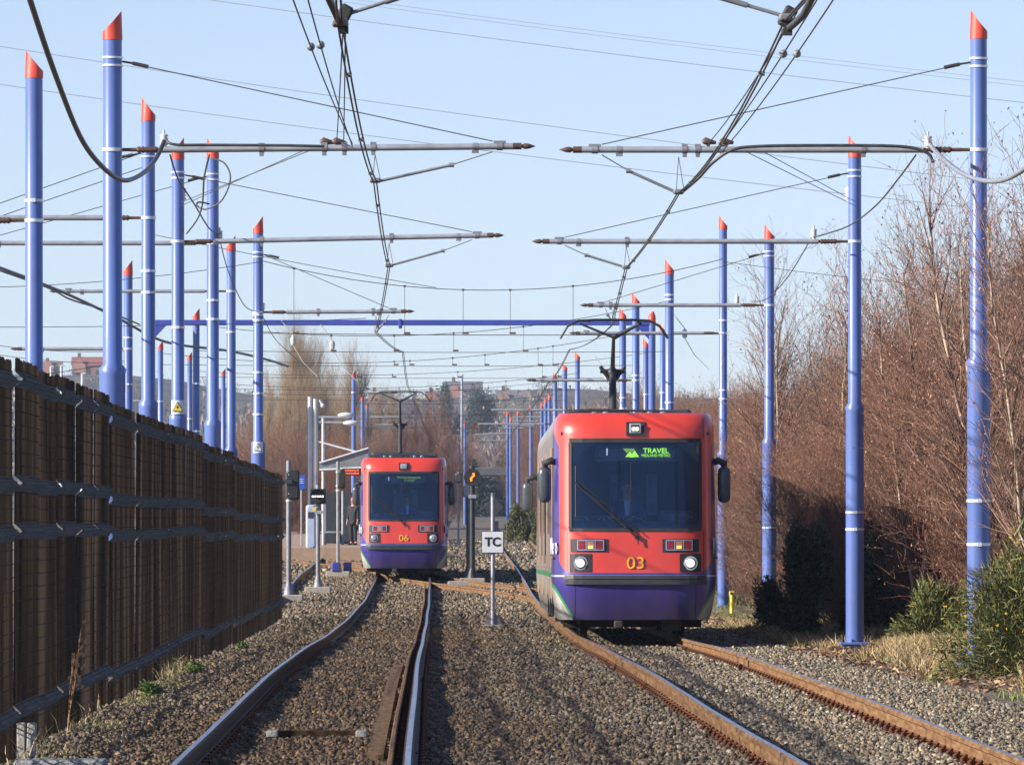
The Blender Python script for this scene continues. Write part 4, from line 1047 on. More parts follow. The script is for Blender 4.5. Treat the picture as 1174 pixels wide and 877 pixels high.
        for yy in (3.0, 5.5, 8.2): 
            mb = MB(); mb.box((s*1.19, yy, .55), (.03, .02, .5)); mb.build('panel_joint', M['black'], t)
    # ---- roof gear
    mb = MB()
    g = random.Random(2)
    for (x, y, z, a, b, c) in ((-.45, 4.5, 3.42, .9, 1.6, .12), (.55, 4.5, 3.42, .8, 1.6, .11), (0, 7.6, 3.43, 1.5, 1.2, .13), (-.3, 12, 3.46, 1.4, 2.2, .2), (.2, 17, 3.46, 1.3, 2.4, .18), (.75, 6.2, 3.41, .35, .5, .09), (-.85, 6.0, 3.40, .3, .8, .08)):
        ub = MB(); ub.box((x, y, z), (a, b, c), 0, None, .03); ub.build('roof_unit', M['darkgrey'], t)
    mb.tube([(-1.0, 3.6, 3.42), (-.6, 3.6, 3.47), (.4, 3.6, 3.45), (.95, 3.7, 3.41)], .02, 6); mb.build('roof_cable', M['darkgrey'], t)
    for x in (-.55, -.38, .30, .5): mb = MB(); mb.box((x, 3.3, 3.40), (.10, .25, .07), 0, None, .02); mb.build('roof_fairing', M['galv_dull'], t)
    # ---- pantograph
    y0 = panto_y; px = -.13; pg = MB()
    hz = panto_z
    pg.box((px, y0, 3.47), (.7, 1.1, .07), 0, None, .01)
    for a in (-.28, .28):
        for b in (-.45, .45): pg.tube([(px+a, y0+b, 3.34), (px+a, y0+b, 3.46)], [.05, .035], 8)
    po = pg.build('pantograph', M['rubber'], t)
    kz = 3.5+(hz-3.5)*.46
    mb = MB(); mb.tube([(px, y0+.35, 3.5), (px, y0+.9, kz)], [.065, .06], 10); mb.build('lower_arm', M['black'], po)
    mb = MB(); mb.sphere((px, y0+.9, kz), .09, 0, 10); mb.tube([(px-.2, y0+.9, kz+.02), (px+.2, y0+.9, kz+.02)], .035, 8)
    mb.tube([(px-.2, y0+.9, kz+.10), (px-.05, y0+.9, kz-.12)], .03, 6); mb.tube([(px+.2, y0+.9, kz+.10), (px+.05, y0+.9, kz-.12)], .03, 6); mb.build('knee_joint', M['black'], po)
    mb = MB(); mb.tube([(px, y0+.9, kz), (px, y0+.1, hz-.28)], [.042, .028], 10)
    mb.tube([(px, y0+.1, hz-.28), (px-.55, y0, hz-.06)], [.022, .016], 8); mb.tube([(px, y0+.1, hz-.28), (px+.45, y0, hz-.05)], [.045, .02], 8); mb.build('upper_arm', M['darkgrey'], po)
    mb = MB()
    for dy in (-.16, .16):
        mb.tube([(px-.86, y0+dy, hz-.30), (px-.74, y0+dy, hz-.10), (px-.58, y0+dy, hz-.015), (px-.3, y0+dy, hz), (px+.3, y0+dy, hz), (px+.58, y0+dy, hz-.015), (px+.74, y0+dy, hz-.10), (px+.88, y0+dy, hz-.30)], .016, 7)
    mb.tube([(px-.4, y0-.16, hz-.03), (px-.4, y0+.16, hz-.03)], .02, 6); mb.tube([(px+.4, y0-.16, hz-.03), (px+.4, y0+.16, hz-.03)], .02, 6)
    mb.build('collector_head', M['black'], po)
    # ---- bogies, wheels, coupler
    for yy in (3.4, 12.2, 21.0):
        mb = MB(); mb.box((0, yy, .42), (2.0, 2.4, .34), 0, None, .05); mb.box((0, yy-1.3, .25), (2.1, .12, .22)); bg = mb.build('bogie', M['under'], t)
        for dy in (-.9, .9):
            for s in (-1, 1):
                mb = MB(); mb.tube([(s*.70, yy+dy, .33), (s*.80, yy+dy, .33)], .33, 20); mb.tube([(s*.68, yy+dy, .33), (s*.70, yy+dy, .33)], .36, 20); mb.build('wheel', M['under'], bg)
    mb = MB(); mb.box((0, 12, .33), (2.1, 22.5, .14)); mb.box((0, 1.1, .24), (1.7, .3, .16), 0, None, .03); mb.build('underframe', M['under'], t)
    mb = MB(); mb.box((-.25, .35, .20), (.14, .5, .12), 0, None, .02); mb.build('coupler', M['under'], t)
    mb = MB(); mb.box((.55, .6, .19), (.3, .3, .16), 0, None, .02); mb.build('obstacle_guard', M['under'], t)
    return t
d3 = F/77.; t3loc = (rx(d3)+.02, d3, zg(d3)+.0)
rz3 = math.atan(-(rx(d3+20)-rx(d3+4))/16); pitch3 = math.atan((zg(d3+21)-zg(d3+3))/18)
make_tram('03', 'red and purple tram numbered 03 with its headlamps lit, on the right track', t3loc, rz3, pitch3, True, 5.03, 8.9, 'travel', 0)
d6 = F/41.; rz6 = math.atan(-(lx(d6+20)-lx(d6+4))/16); pitch6 = math.atan((zg(d6+21)-zg(d6+3))/18)
make_tram('06', 'red and purple tram numbered 06 with unlit headlamps, at the platform', (lx(d6)+.02, d6, zg(d6)), rz6, pitch6, False, 5.28, 6.0, 'dest', 0)

# ---------------------------------------------------------------- people
def skinned(name, verts, edges, radii, mat, parent, root=0, sub=2):
    me = bpy.data.meshes.new(name); me.from_pydata([tuple(v) for v in verts], edges, []); o = bpy.data.objects.new(name, me); col.objects.link(o)
    sk = o.modifiers.new('s', 'SKIN'); sk.use_smooth_shade = True
    for i, r_ in enumerate(radii):
        q = me.skin_vertices[0].data[i]; q.radius = r_ if hasattr(r_, '__len__') else (r_, r_); q.use_root = (i == root)
    if sub: o.modifiers.new('u', 'SUBSURF').levels = sub
    bpy.context.view_layer.update()
    m2 = bpy.data.meshes.new_from_object(o.evaluated_get(bpy.context.evaluated_depsgraph_get()))
    bpy.data.objects.remove(o); m2.name = name; m2.materials.clear(); m2.materials.append(mat)
    m2.polygons.foreach_set('use_smooth', [True]*len(m2.polygons))
    o = bpy.data.objects.new(name, m2); col.objects.link(o); o.parent = parent; return o
def chain(V, E, Rr, pts, rs, start=None):
    i0 = start
    for p, r_ in zip(pts, rs):
        V.append(p); Rr.append(r_); i = len(V)-1
        if i0 is not None: E.append((i0, i))
        i0 = i
    return i0
def person(label, loc, rz, pose, mats, hair=True, group=None):
    jacket, legs, hat = mats
    t = thing('person', label, 'person', loc, rz, group)
    st = pose == 'stand'
    hz = .92 if st else 0.0          # pelvis height above origin
    V, E, Q = [], [], []
    p0 = chain(V, E, Q, [(0, 0, hz)], [(.15, .11)])
    ch = chain(V, E, Q, [(0, .0, hz+.22), (0, -.01, hz+.42)], [(.145, .10), (.17, .11)], p0)
    nk = chain(V, E, Q, [(0, -.01, hz+.54), (0, -.02, hz+.60)], [(.07, .06), (.052, .052)], ch)
    hd = chain(V, E, Q, [(0, -.03, hz+.66), (0, -.035, hz+.73), (0, -.03, hz+.79)], [(.066, .075), (.078, .092), (.058, .07)], nk)
    hands = []
    for s in (-1, 1):
        if st:
            a = [(s*.18, 0, hz+.46), (s*.22, .01, hz+.20), (s*.23, -.05, hz-.04), (s*.23, -.07, hz-.12)]
        else:
            a = [(s*.19, 0, hz+.46), (s*.27, -.12, hz+.22), (s*.24, -.40, hz+.20), (s*.23, -.50, hz+.20)]
        e = chain(V, E, Q, a, [.062, .048, .034, .036], ch); hands.append((a[-1], a[-2], s, e))
        if st: chain(V, E, Q, [(s*.09, 0, hz-.06), (s*.10, -.01, hz-.44), (s*.10, .02, hz-.84), (s*.105, -.06, hz-.89), (s*.11, -.14, hz-.90)], [.088, .06, .042, .042, .03], p0)
        else: chain(V, E, Q, [(s*.09, -.06, hz-.02), (s*.13, -.42, hz+.0), (s*.13, -.44, hz-.30)], [.085, .062, .045], p0)
    for (h, w_, s, e) in hands:   # five unequal fingers rooted in each palm
        h = Vector(h); dr = (h-Vector(w_)).normalized(); side = Vector((s, 0, 0)) if not st else Vector((0, -1, 0))
        for k, L in enumerate((.062, .075, .080, .072, .058)):
            o_ = side*((k-2)*-.018); b = h+o_
            if k == 0: dd = (dr*.6-side*-.8).normalized()
            else: dd = dr
            chain(V, E, Q, [b, b+dd*L*.5, b+dd*L*.8+Vector((0, 0, -.02 if not st else 0))], [.010, .009, .008], e)
    skinned('body', V, E, Q, M['skin'], t)
    V, E, Q = [], [], []
    p0 = chain(V, E, Q, [(0, 0, hz-.18 if st else hz-.02)], [(.18, .14)]); ch = chain(V, E, Q, [(0, 0, hz+.02), (0, .0, hz+.22), (0, -.01, hz+.42), (0, -.01, hz+.52)], [(.18, .14), (.175, .135), (.19, .135), (.09, .075)], p0)
    sh_ = len(V)-2
    for s in (-1, 1):
        a = [(s*.19, 0, hz+.46), (s*.22, .01, hz+.20), (s*.23, -.04, hz-.0)] if st else [(s*.20, 0, hz+.46), (s*.27, -.12, hz+.22), (s*.245, -.36, hz+.20)]
        chain(V, E, Q, a, [.075, .060, .048], sh_)
    skinned('jacket', V, E, Q, jacket, t)
    V, E, Q = [], [], []
    p0 = chain(V, E, Q, [(0, 0, hz)], [(.165, .125)])
    for s in (-1, 1):
        if st: chain(V, E, Q, [(s*.095, 0, hz-.08), (s*.10, -.01, hz-.44), (s*.10, .02, hz-.82)], [.098, .074, .058], p0)
        else: chain(V, E, Q, [(s*.09, -.06, hz-.02), (s*.13, -.42, hz+.0), (s*.13, -.44, hz-.28)], [.094, .075, .058], p0)
    skinned('trousers', V, E, Q, legs, t)
    if st:
        for s in (-1, 1):
            mb = MB(); mb.box((s*.107, -.06, hz-.885), (.10, .27, .07), 0, None, .025); mb.build('shoe', M['rubber'], t)
    mb = MB(); z = hz+.745
    mb.sphere((0, -.018, z+.03), .094, 0, 14, (.88, 1.05, .92)); mb.v = [(a, b, c) if not (b < -.085 and c < z+.055) else (a*.9, b+.05, c) for a, b, c in mb.v]
    mb.build('hair' if hat is M['hair'] else 'hat', hat, t)
    mb = MB()
    for s in (-1, 1): mb.sphere((s*.031, -.122, z-.018), .010, 0, 6)
    mb.box((0, -.128, z-.082), (.045, .008, .008)); mb.build('face_features', M['hair'], t)
    mb = MB(); mb.tube([(0, -.122, z-.015), (0, -.146, z-.048), (0, -.12, z-.055)], [.008, .014, .008], 6)
    for s in (-1, 1): mb.sphere((s*.082, -.025, z-.03), .022, 0, 6, (.5, .8, 1.2))
    mb.build('nose_and_ears', M['skin'], t)
    if not st:
        mb = MB(); mb.add([(-.045, -.135, hz+.53), (.045, -.135, hz+.53), (.03, -.15, hz+.30), (-.03, -.15, hz+.30), (-.045, -.10, hz+.53), (.045, -.10, hz+.53), (.03, -.11, hz+.30), (-.03, -.11, hz+.30)], [(3, 2, 1, 0), (4, 5, 6, 7), (0, 1, 5, 4), (1, 2, 6, 5), (2, 3, 7, 6), (3, 0, 4, 7)])
        mb.build('shirt_front', M['shirt'], t)
    return t
def local(loc, rz, p):
    v = Matrix.Rotation(rz, 3, 'Z') @ Vector(p); return (loc[0]+v.x, loc[1]+v.y, loc[2]+v.z)
person('person driving tram 03 in a navy jacket and pale shirt behind the windscreen', local(t3loc, rz3, (-.10, 1.38, 1.52)), rz3, 'sit', (M['suit'], M['jeans'], M['hair']))
t6loc = (lx(d6)+.02, d6, zg(d6))
person('person driving tram 06 in a dark jacket behind the windscreen', local(t6loc, rz6, (.10, 1.38, 1.50)), rz6, 'sit', (M['suit'], M['jeans'], M['hair']))

# ---------------------------------------------------------------- platform, shelter, signals, signs
PLX = 5.25
def platform():
    mb = MB(); g = -1.0
    z = zg(260)+.34
    vs = []; ds = (246, 255, 270, 300, 330, 370)
    xr_ = lambda d: lx(d)-1.48
    for d in ds:
        zt = zg(d)+.34
        vs += [(xr_(d)-4.6, d, zt-.6), (xr_(d)-4.6, d, zt), (xr_(d), d, zt), (xr_(d), d, zt-.6)]
    fs = [(0, 3, 2, 1)]
    for i in range(len(ds)-1):
        a = i*4
        for k in range(4): fs.append((a+k, a+(k+1) % 4, a+4+(k+1) % 4, a+4+k))
    m_ = pm('platform_paving', (.40, .27, .18), (.30, .20, .13), 4, .85, 0, .3, 20)
    mb.add(vs, fs); tag(mb.build('platform', m_), 'low station platform paved in warm brick beside tram 06', 'platform')
platform()
d = F/31.; bx = (358-CX)/31; zb = zg(d)+.34
t = thing('platform_shelter', 'open shelter with a sloping grey canopy on white posts at the platform', 'shelter', (bx, d, zb))
for px, top in ((355.5, 455), (361.5, 457), (370.5, 479)):
    x = (px-CX)/31-bx; mb = MB(); mb.tube([(x, 0, 0), (x, 0, (CY-top)/31-zb)], .085 if px < 369 else .06, 10); mb.build('post', M['white'], t)
def q(px, py): return ((px-CX)/31-bx, 0, (CY-py)/31-zb)
mb = MB(); a = q(367, 532); b = q(423, 515); c = q(423, 534); e = q(367, 539)
vs = [(p[0], -.9, p[2]) for p in (a, b, c, e)]+[(p[0], 1.6, p[2]) for p in (a, b, c, e)]
mb.add(vs, [(0, 3, 2, 1), (4, 5, 6, 7), (0, 1, 5, 4), (1, 2, 6, 5), (2, 3, 7, 6), (3, 0, 4, 7)]); mb.build('canopy', M['galv_dull'], t)
mb = MB(); vs2 = [(-0, 0)]; mb.tube([Vector(a)+Vector((0, -.95, .03)), Vector(b)+Vector((0, -.95, .03))], .035, 6); mb.tube([Vector(e)+Vector((0, -.95, 0)), Vector(q(423, 536))+Vector((0, -.95, 0))], .045, 6)
mb.tube([q(364, 506), Vector(q(420, 521))+Vector((0, -.3, 0))], .035, 6); mb.build('canopy_trim', M['white'], t)
for py, p2 in ((478, 408), (484, 410)):
    mb = MB(); mb.tube([q(359, py), q(p2-4, py+1)], .05, 8); mb.build('bracket', M['galv'], t)
for px, py in ((397, 476), (403, 485)):
    b_ = q(px, py); mb = MB(); mb.sphere((b_[0], -.1, b_[2]), .17, 0, 10, (1.9, 1, .62)); mb.build('lamp_head', M['white'], t)
b_ = q(370, 465); mb = MB(); mb.sphere(b_, .09, 0, 8); mb.tube([b_, (b_[0]-.12, 0, b_[2]+.22)], .05, 8); mb.build('camera', M['white'], t)
for x in (.45, 1.1): 
    mb = MB(); mb.tube([(x, 1.2, 0), (x, 1.2, 2.0)], .05, 8); mb.build('post', M['galv'], t)
mb = MB(); mb.box((.95, 1.4, 1.0), (1.2, .04, 1.9)); mb.build('back_panel', M['darkgrey'], t)
mb = MB(); mb.box((.55, .9, .48), (1.0, .35, .06)); mb.box((.15, .9, .23), (.06, .3, .46)); mb.box((.95, .9, .23), (.06, .3, .46)); mb.build('bench', M['galv'], t)
# departure display
b_ = P(403, 541, 31.5); t = thing('departure_display', 'hanging departure display with red glowing letters under the canopy', 'display', b_)
mb = MB(); mb.box((0, 0, 0), (.72, .18, .26), 0, None, .02); mb.build('housing', M['black'], t)
g_ = random.Random(8)
for zz_ in (.055, -.05):
    mb = MB(); x_ = -.29
    while x_ < .28:
        w_ = g_.uniform(.02, .05); mb.box((x_+w_/2, -.094, zz_+g_.uniform(-.008, .008)), (w_, .006, g_.uniform(.04, .07))); x_ += w_+g_.choice((.012, .012, .03))
    mb.build('glowing_line', M['led_red'], t)
# blue platform sign
b_ = P(345.5, 618, 31); t = thing('platform_sign', 'small blue sign with white letters on a thin post beside the canopy', 'sign', (b_.x, b_.y, zg(b_.y)+.34))
hs = (CY-553)/31-(zg(b_.y)+.34)
mb = MB(); mb.tube([(0, .03, 0), (0, .03, hs)], .03, 8); mb.build('post', M['galv'], t)
mb = MB(); mb.box((0, 0, hs), (.29, .03, .52), 0, None, .008); mb.build('panel', M['sign_blue'], t)
mb = MB()
for k, (zz, w) in enumerate(((.12, .18), (.05, .14), (-.02, .17))): mb.box((0, -.018, hs+zz), (w, .004, .02))
mb.build('lettering', M['sign_white'], t)
# pale cabinet / ticket pillar
b_ = P(356.5, 629, 32.5); t = thing('ticket_pillar', 'pale grey rounded ticket pillar standing at the platform front', 'ticket machine', (b_.x, b_.y, zg(b_.y)+.30))
mb = MB(); mb.box((0, 0, .78), (.36, .3, 1.56), 0, None, .06); mb.build('housing', pm('pillar_blue_grey', (.42, .48, .62), (.34, .40, .54), 3, .4), t)
mb = MB(); mb.box((0, -.155, 1.2), (.2, .02, .22), 0, None, .005); mb.build('panel', M['darkgrey'], t)
person('person in a long dark coat standing on the platform, left of the pair', (P(394.5, 600, 30.5).x, F/30.5, zg(F/30.5)+.34), .5, 'stand', (M['coat'], M['jeans'], M['hair']))
person('person in a dark jacket and red hat standing on the platform beside tram 06', (P(405, 600, 31).x, F/31., zg(F/31.)+.34), -.6, 'stand', (M['coat'], M['coat'], M['redhat']))

def post_base(px, py, S, w=.5, mat='concrete'):
    b = P(px, py, S); z = gz(b.x, b.y); return Vector((b.x, b.y, z))
def signal(px, ybot, S, ytop, label, rr=.055, block=.42, box=None):
    b = P(px, ybot, S); z = max(gz(b.x, b.y), b.z); z = gz(b.x, b.y)
    t = thing('signal_post', label, 'signal', (b.x, b.y, z))
    H = (CY-ytop)/S-z
    if block:
        mb = MB(); mb.box((0, 0, .06), (block*1.3, block*1.2, .22), 0, None, .02); mb.build('foundation', M['concrete'], t)
    mb = MB(); mb.tube([(0, 0, .16), (0, 0, H)], rr, 12); mb.tube([(0, 0, .17), (0, 0, .22), (0, 0, .45)], [rr*2.2, rr*2.0, rr*1.02], 12); mb.build('post', M['galv_dull'], t)
    if box:
        for (bx_, by_) in box:
            mb = MB(); mb.box((bx_, by_, .30), (.24, .22, .28), 0, None, .02); mb.build('junction_box', M['box_blue'], t)
    return t, z
# 1: nearest the fence end
t, z = signal(331, 693, 47, 528, 'signal post with a stack of black side lamps at the fence end', .062, .55, ((-.0, .42),))
h = lambda py, S: (CY-py)/S-z
mb = MB(); mb.box((.09, .05, h(556, 47)), (.34, .24, .72), 0, None, .04); mb.build('signal_head', M['black'], t)
mb = MB(); mb.box((-.02, -.10, h(552, 47)), (.20, .04, .10)); mb.build('number_plate', M['darkgrey'], t)
mb = MB()
for py in (544, 566, 574): mb.tube([(0, 0, h(py, 47)-.02), (0, 0, h(py, 47)+.02)], .072, 12)
mb.build('clamp_band', M['band'], t)
# 2: bar signal
t, z = signal(364.5, 675, 44, 556, 'tram signal showing a horizontal row of white lights', .055, .52)
mb = MB(); mb.box((0, -.02, h(569, 44)), (.42, .20, .40), 0, None, .015); sgh = mb.build('signal_head', M['black'], t)
mb = MB()
c = (0, -.13, h(568.5, 44)); mb.tube([Vector(c), Vector(c)+Vector((0, -.02, 0))], .17, 24); mb.build('backing_disc', M['rubber'], sgh)
mb = MB()
for k in range(16):
    a0, a1 = math.pi*k/16, math.pi*(k+1)/16
    mb.add([(.18*math.cos(a0), -.12, c[2]+.18*math.sin(a0)), (.18*math.cos(a1), -.12, c[2]+.18*math.sin(a1)), (.18*math.cos(a1), -.26, c[2]+.18*math.sin(a1)), (.18*math.cos(a0), -.26, c[2]+.18*math.sin(a0))], [(0, 1, 2, 3)])
mb.build('hood', M['black'], sgh)
for k in range(5):
    mb = MB(); cc = Vector((-.13+k*.065, -.152, c[2]-.01)); mb.tube([cc, cc+Vector((0, -.01, 0))], .024, 10); mb.build('lamp', M['led_bar'], sgh)
mb = MB(); mb.box((-.09, -.07, h(583.5, 44)), (.09, .02, .11)); mb.build('yellow_plate', M['sign_yellow'], t)
mb = MB(); mb.box((.03, -.075, h(587, 44)), (.22, .02, .09)); mb.build('number_plate', M['galv'], t)
# 3
t, z = signal(387.5, 652, 38.5, 529, 'signal post with blue boxes at its foot beside tram 06', .055, .55, ((-.05, -.25), (.28, .2)))
mb = MB(); mb.box((.10, .02, h(549, 38.5)), (.24, .26, .56), 0, None, .05); mb.build('signal_head', M['black'], t)
mb = MB()
for py in (541, 557, 562): mb.tube([(0, 0, h(py, 38.5)-.02), (0, 0, h(py, 38.5)+.02)], .066, 12)
mb.build('clamp_band', M['band'], t)
# 4: orange lit
t, z = signal(541.5, 650, 41, 534, 'black signal with a slanting orange light between the two tracks', .075, .55)
t.children[1].data.materials[0] = M['black']
hz_ = h(547, 41); mb = MB(); mb.tube([(0, -.05, hz_), (0, -.16, hz_)], .24, 20); mb.tube([(0, .1, hz_), (0, -.05, hz_)], [.1, .24], 20); hd_ = mb.build('signal_head', M['black'], t)
mb = MB(); mb.box((0, 0, hz_+.26), (.14, .14, .12), 0, None, .03); mb.build('cap', M['black'], t)
for (dx, dz) in ((.035, .09), (.045, .045), (.0, .005), (-.035, -.04), (-.03, -.085)):
    mb = MB(); cc = Vector((dx, -.162, hz_+dz)); mb.tube([cc, cc+Vector((0, -.01, 0))], .032, 8); mb.build('lamp', M['led_orange'], hd_)
mb = MB(); mb.box((0, -.09, h(569, 41)), (.22, .02, .10)); mb.build('number_plate', M['galv'], t)
# small companions
t, z = signal(536.5, 640, 40, 557, 'thin grey post with a white box beside the black signal', .05, 0)
mb = MB(); mb.box((-.06, -.05, h(563, 40)), (.17, .14, .34), 0, None, .03); mb.build('equipment_box', M['white'], t)
t, z = signal(525.5, 610, 27, 541, 'thin distant post with a dark head right of tram 06', .045, 0)
mb = MB(); mb.box((0, -.05, h(548, 27)), (.30, .2, .42), 0, None, .05); mb.build('signal_head', M['darkgrey'], t)
# low slab by the signal
b_ = P(528, 652, 41.5); mb = MB(); mb.box((0, 0, .05), (.7, .5, .16), 0, None, .02); o = mb.build('cable_chamber', M['concrete_grey']); o.location = (b_.x, b_.y, gz(b_.x, b_.y)); tag(o, 'low concrete cable chamber at the foot of the black signal', 'cable chamber')
# TC board
b_ = P(565, 712, 60.5); z = gz(b_.x, b_.y)
t = thing('track_sign', 'small white board lettered TC on a grey post between the tracks', 'track sign', (b_.x, b_.y, z))
mb = MB(); mb.tube([(0, 0, .03), (0, 0, h(565, 60.5))], .038, 12); mb.build('post', M['galv'], t)
mb = MB(); mb.box((-.0, 0, .02), (.42, .34, .07), 0, None, .01); mb.build('base_slab', M['concrete'], t)
mb = MB()
for s in (-1, 1): mb.add([(s*.036, -.005, .05), (s*.16, -.005, .05), (s*.036, -.005, .34), (s*.036, .005, .05), (s*.16, .005, .05), (s*.036, .005, .34)], [(0, 1, 2), (3, 5, 4), (0, 3, 4, 1), (1, 4, 5, 2), (2, 5, 3, 0)])
mb.build('gusset', M['galv_dull'], t)
mb = MB(); mb.box((0, -.05, h(621.5, 60.5)), (.42, .012, .42), 0, None, .004); mb.build('rim', M['sign_black'], t)
mb = MB(); mb.box((0, -.058, h(621.5, 60.5)), (.395, .012, .395), 0, None, .004); pl = mb.build('panel', M['sign_white'], t)
text_obj('lettering', 'TC', .235, M['sign_black'], pl, (0, -.068, h(621.5, 60.5)+.0), sx=1.0, bold=.006)
b_ = P(566, 600, 42); z = gz(b_.x, b_.y)
t = thing('diamond_sign', 'dark diamond board seen from behind, above the TC board', 'track sign', (b_.x, b_.y, z))
mb = MB(); mb.tube([(0, 0, 0), (0, 0, h(572, 42))], .035, 10); mb.build('post', M['galv_dull'], t)
mb = MB(); mb.box((0, -.05, h(581.5, 42)), (.40, .02, .40), 0, Matrix.Rotation(R(45), 3, 'Y'), .005); mb.build('panel', M['darkgrey'], t)
# yellow marker post
b_ = P(839, 700, 52); z = gz(b_.x, b_.y)
t = thing('marker_post', 'short yellow marker post in the grass right of tram 03', 'marker post', (b_.x, b_.y, z)); mb = MB(); mb.tube([(0, 0, 0), (0, 0, .42)], .045, 8); mb.box((0, 0, .44), (.12, .06, .10), 0, None, .01); mb.build('post', M['sign_yellow'], t)
mb = MB(); mb.box((0, -.04, .44), (.07, .01, .05)); mb.build('plate', M['sign_black'], t)
# cable trough crossing beyond
mb = MB()
b_ = P(560, 605, 28); 
# ---------------------------------------------------------------- far structures: road bridge, houses, poles, station pylons
brick = pm('old_brick', (.20, .12, .09), (.13, .08, .065), .8, .9)
t = thing('road_bridge', 'dark road bridge crossing the line in the distance beneath the trees', 'bridge', (0, 760, 0))
mb = MB(); S_ = F/760
def qx(px): return (px-CX)/S_
mb.box((qx(566), 0, (CY-541)/S_), (6.6, 7, .9), 0, None, .1); mb.build('deck', pm('bridge_dark', (.11, .105, .11), (.08, .075, .08), 1, .8), t)
for px, w in ((526, 1.8), (606, 1.8)):
    mb = MB(); mb.box((qx(px)+ (0), 0, 1.6), (w, 8, 7.2)); mb.build('abutment', brick, t)
def house(px, py, S, w, hgt, label, wall=(.42, .34, .28), roof=(.34, .14, .09), gable=True, chim=1):
    b = P(px, py, S); t = thing('house', label, 'house', (b.x, b.y, b.z), group='houses on the far hill')
    mb = MB(); D = w*.7; mb.box((0, D/2, -3), (w, D, hgt+6)); mb.build('wall', pm('house_wall', wall, tuple(c*.8 for c in wall), .5, .9), t)
    mb = MB(); z = hgt/2-3+3; ov = .4
    vs = [(-w/2-ov, -ov, z), (w/2+ov, -ov, z), (w/2+ov, D+ov, z), (-w/2-ov, D+ov, z), (-w/2-ov, D/2, z+w*.28), (w/2+ov, D/2, z+w*.28)]
    mb.add(vs, [(0, 1, 5, 4), (2, 3, 4, 5), (0, 4, 3), (1, 2, 5), (0, 3, 2, 1)]); rf = mb.build('roof', pm('house_roof', roof, tuple(c*.75 for c in roof), .8, .85), t)
    for k in range(chim): 
        mb = MB(); mb.box((-w*.3+k*w*.6, D/2, z+w*.30), (.9, .9, 1.9)); mb.build('chimney', brick, rf)
    n = max(2, int(w/3))
    for k in range(n):
        mb = MB(); mb.box((-w/2+(k+.5)*w/n, -.04, hgt*.1), (1.3, .08, 1.4)); mb.build('window', M['side_glass'], t)
    if gable:
        mb = MB(); x0 = -w*.28; mb.add([(x0-1.8, -.5, z-2), (x0+1.8, -.5, z-2), (x0+1.8, -.5, z), (x0, -.5, z+2.1), (x0-1.8, -.5, z), (x0-1.8, .6, z-2), (x0+1.8, .6, z-2), (x0+1.8, .6, z), (x0, .6, z+2.1), (x0-1.8, .6, z)],
            [(0, 1, 2, 3, 4), (9, 8, 7, 6, 5), (1, 0, 5, 6), (2, 1, 6, 7), (3, 2, 7, 8), (4, 3, 8, 9), (0, 4, 9, 5)]); mb.build('gable', pm('gable_brick', (.46, .22, .13), (.38, .18, .11), 2, .9), t)
    return t
house(101, 429, 4.0, 9.0, 5, 'red roofed house on the left skyline seen over the fence', (.26, .15, .11), (.30, .10, .07))
house(60, 428, 4.0, 5.0, 4, 'small brown house at the far left of the skyline', (.25, .2, .16), (.2, .13, .1))
house(532, 458, 4.0, 10.0, 5, 'brick house with an orange gable on the skyline in the middle of the photo', (.30, .18, .13), (.15, .14, .15))
house(502, 464, 4.1, 6.5, 4, 'grey roofed house left of the orange gabled house on the skyline', (.30, .28, .27), (.14, .15, .18))
house(588, 468, 4.3, 8.5, 5, 'white walled house right of the orange gabled house on the skyline', (.62, .60, .56), (.2, .17, .16))
house(437, 465, 4.4, 6.0, 4, 'pale house on the slope above tram 06', (.5, .46, .42), (.2, .17, .16))
house(614, 466, 4.2, 6.0, 4, 'small brown house at the right end of the distant houses', (.3, .22, .18), (.2, .12, .1))
for px, yt, yb, S0, lab in ((529.5, 430, 520, 8, 'tall pale lamp column in front of the orange gabled house'), (70.5, 420, 470, 12, 'white pole left of the red roofed house on the skyline'), (94.5, 429, 475, 12, 'white pole under the red roofed house on the skyline'), (58.5, 421, 470, 10, 'small lamp column at the left skyline')):
    b = P(px, yb, S0); zz = gz(b.x, b.y); t = thing('lamp_column', lab, 'lamp column', (b.x, b.y, zz)); hh = (CY-yt)/S0-zz
    mb = MB(); mb.tube([(0, 0, 0), (0, 0, hh)], [.22, .14] if px != 529.5 else [.25, .17], 8); mb.build('column', M['white'] if px != 529.5 else M['power'], t)
    mb = MB(); mb.box((.1, 0, hh+.05), (.5, .3, .14), 0, None, .03); mb.build('lamp_head', M['white'], t)

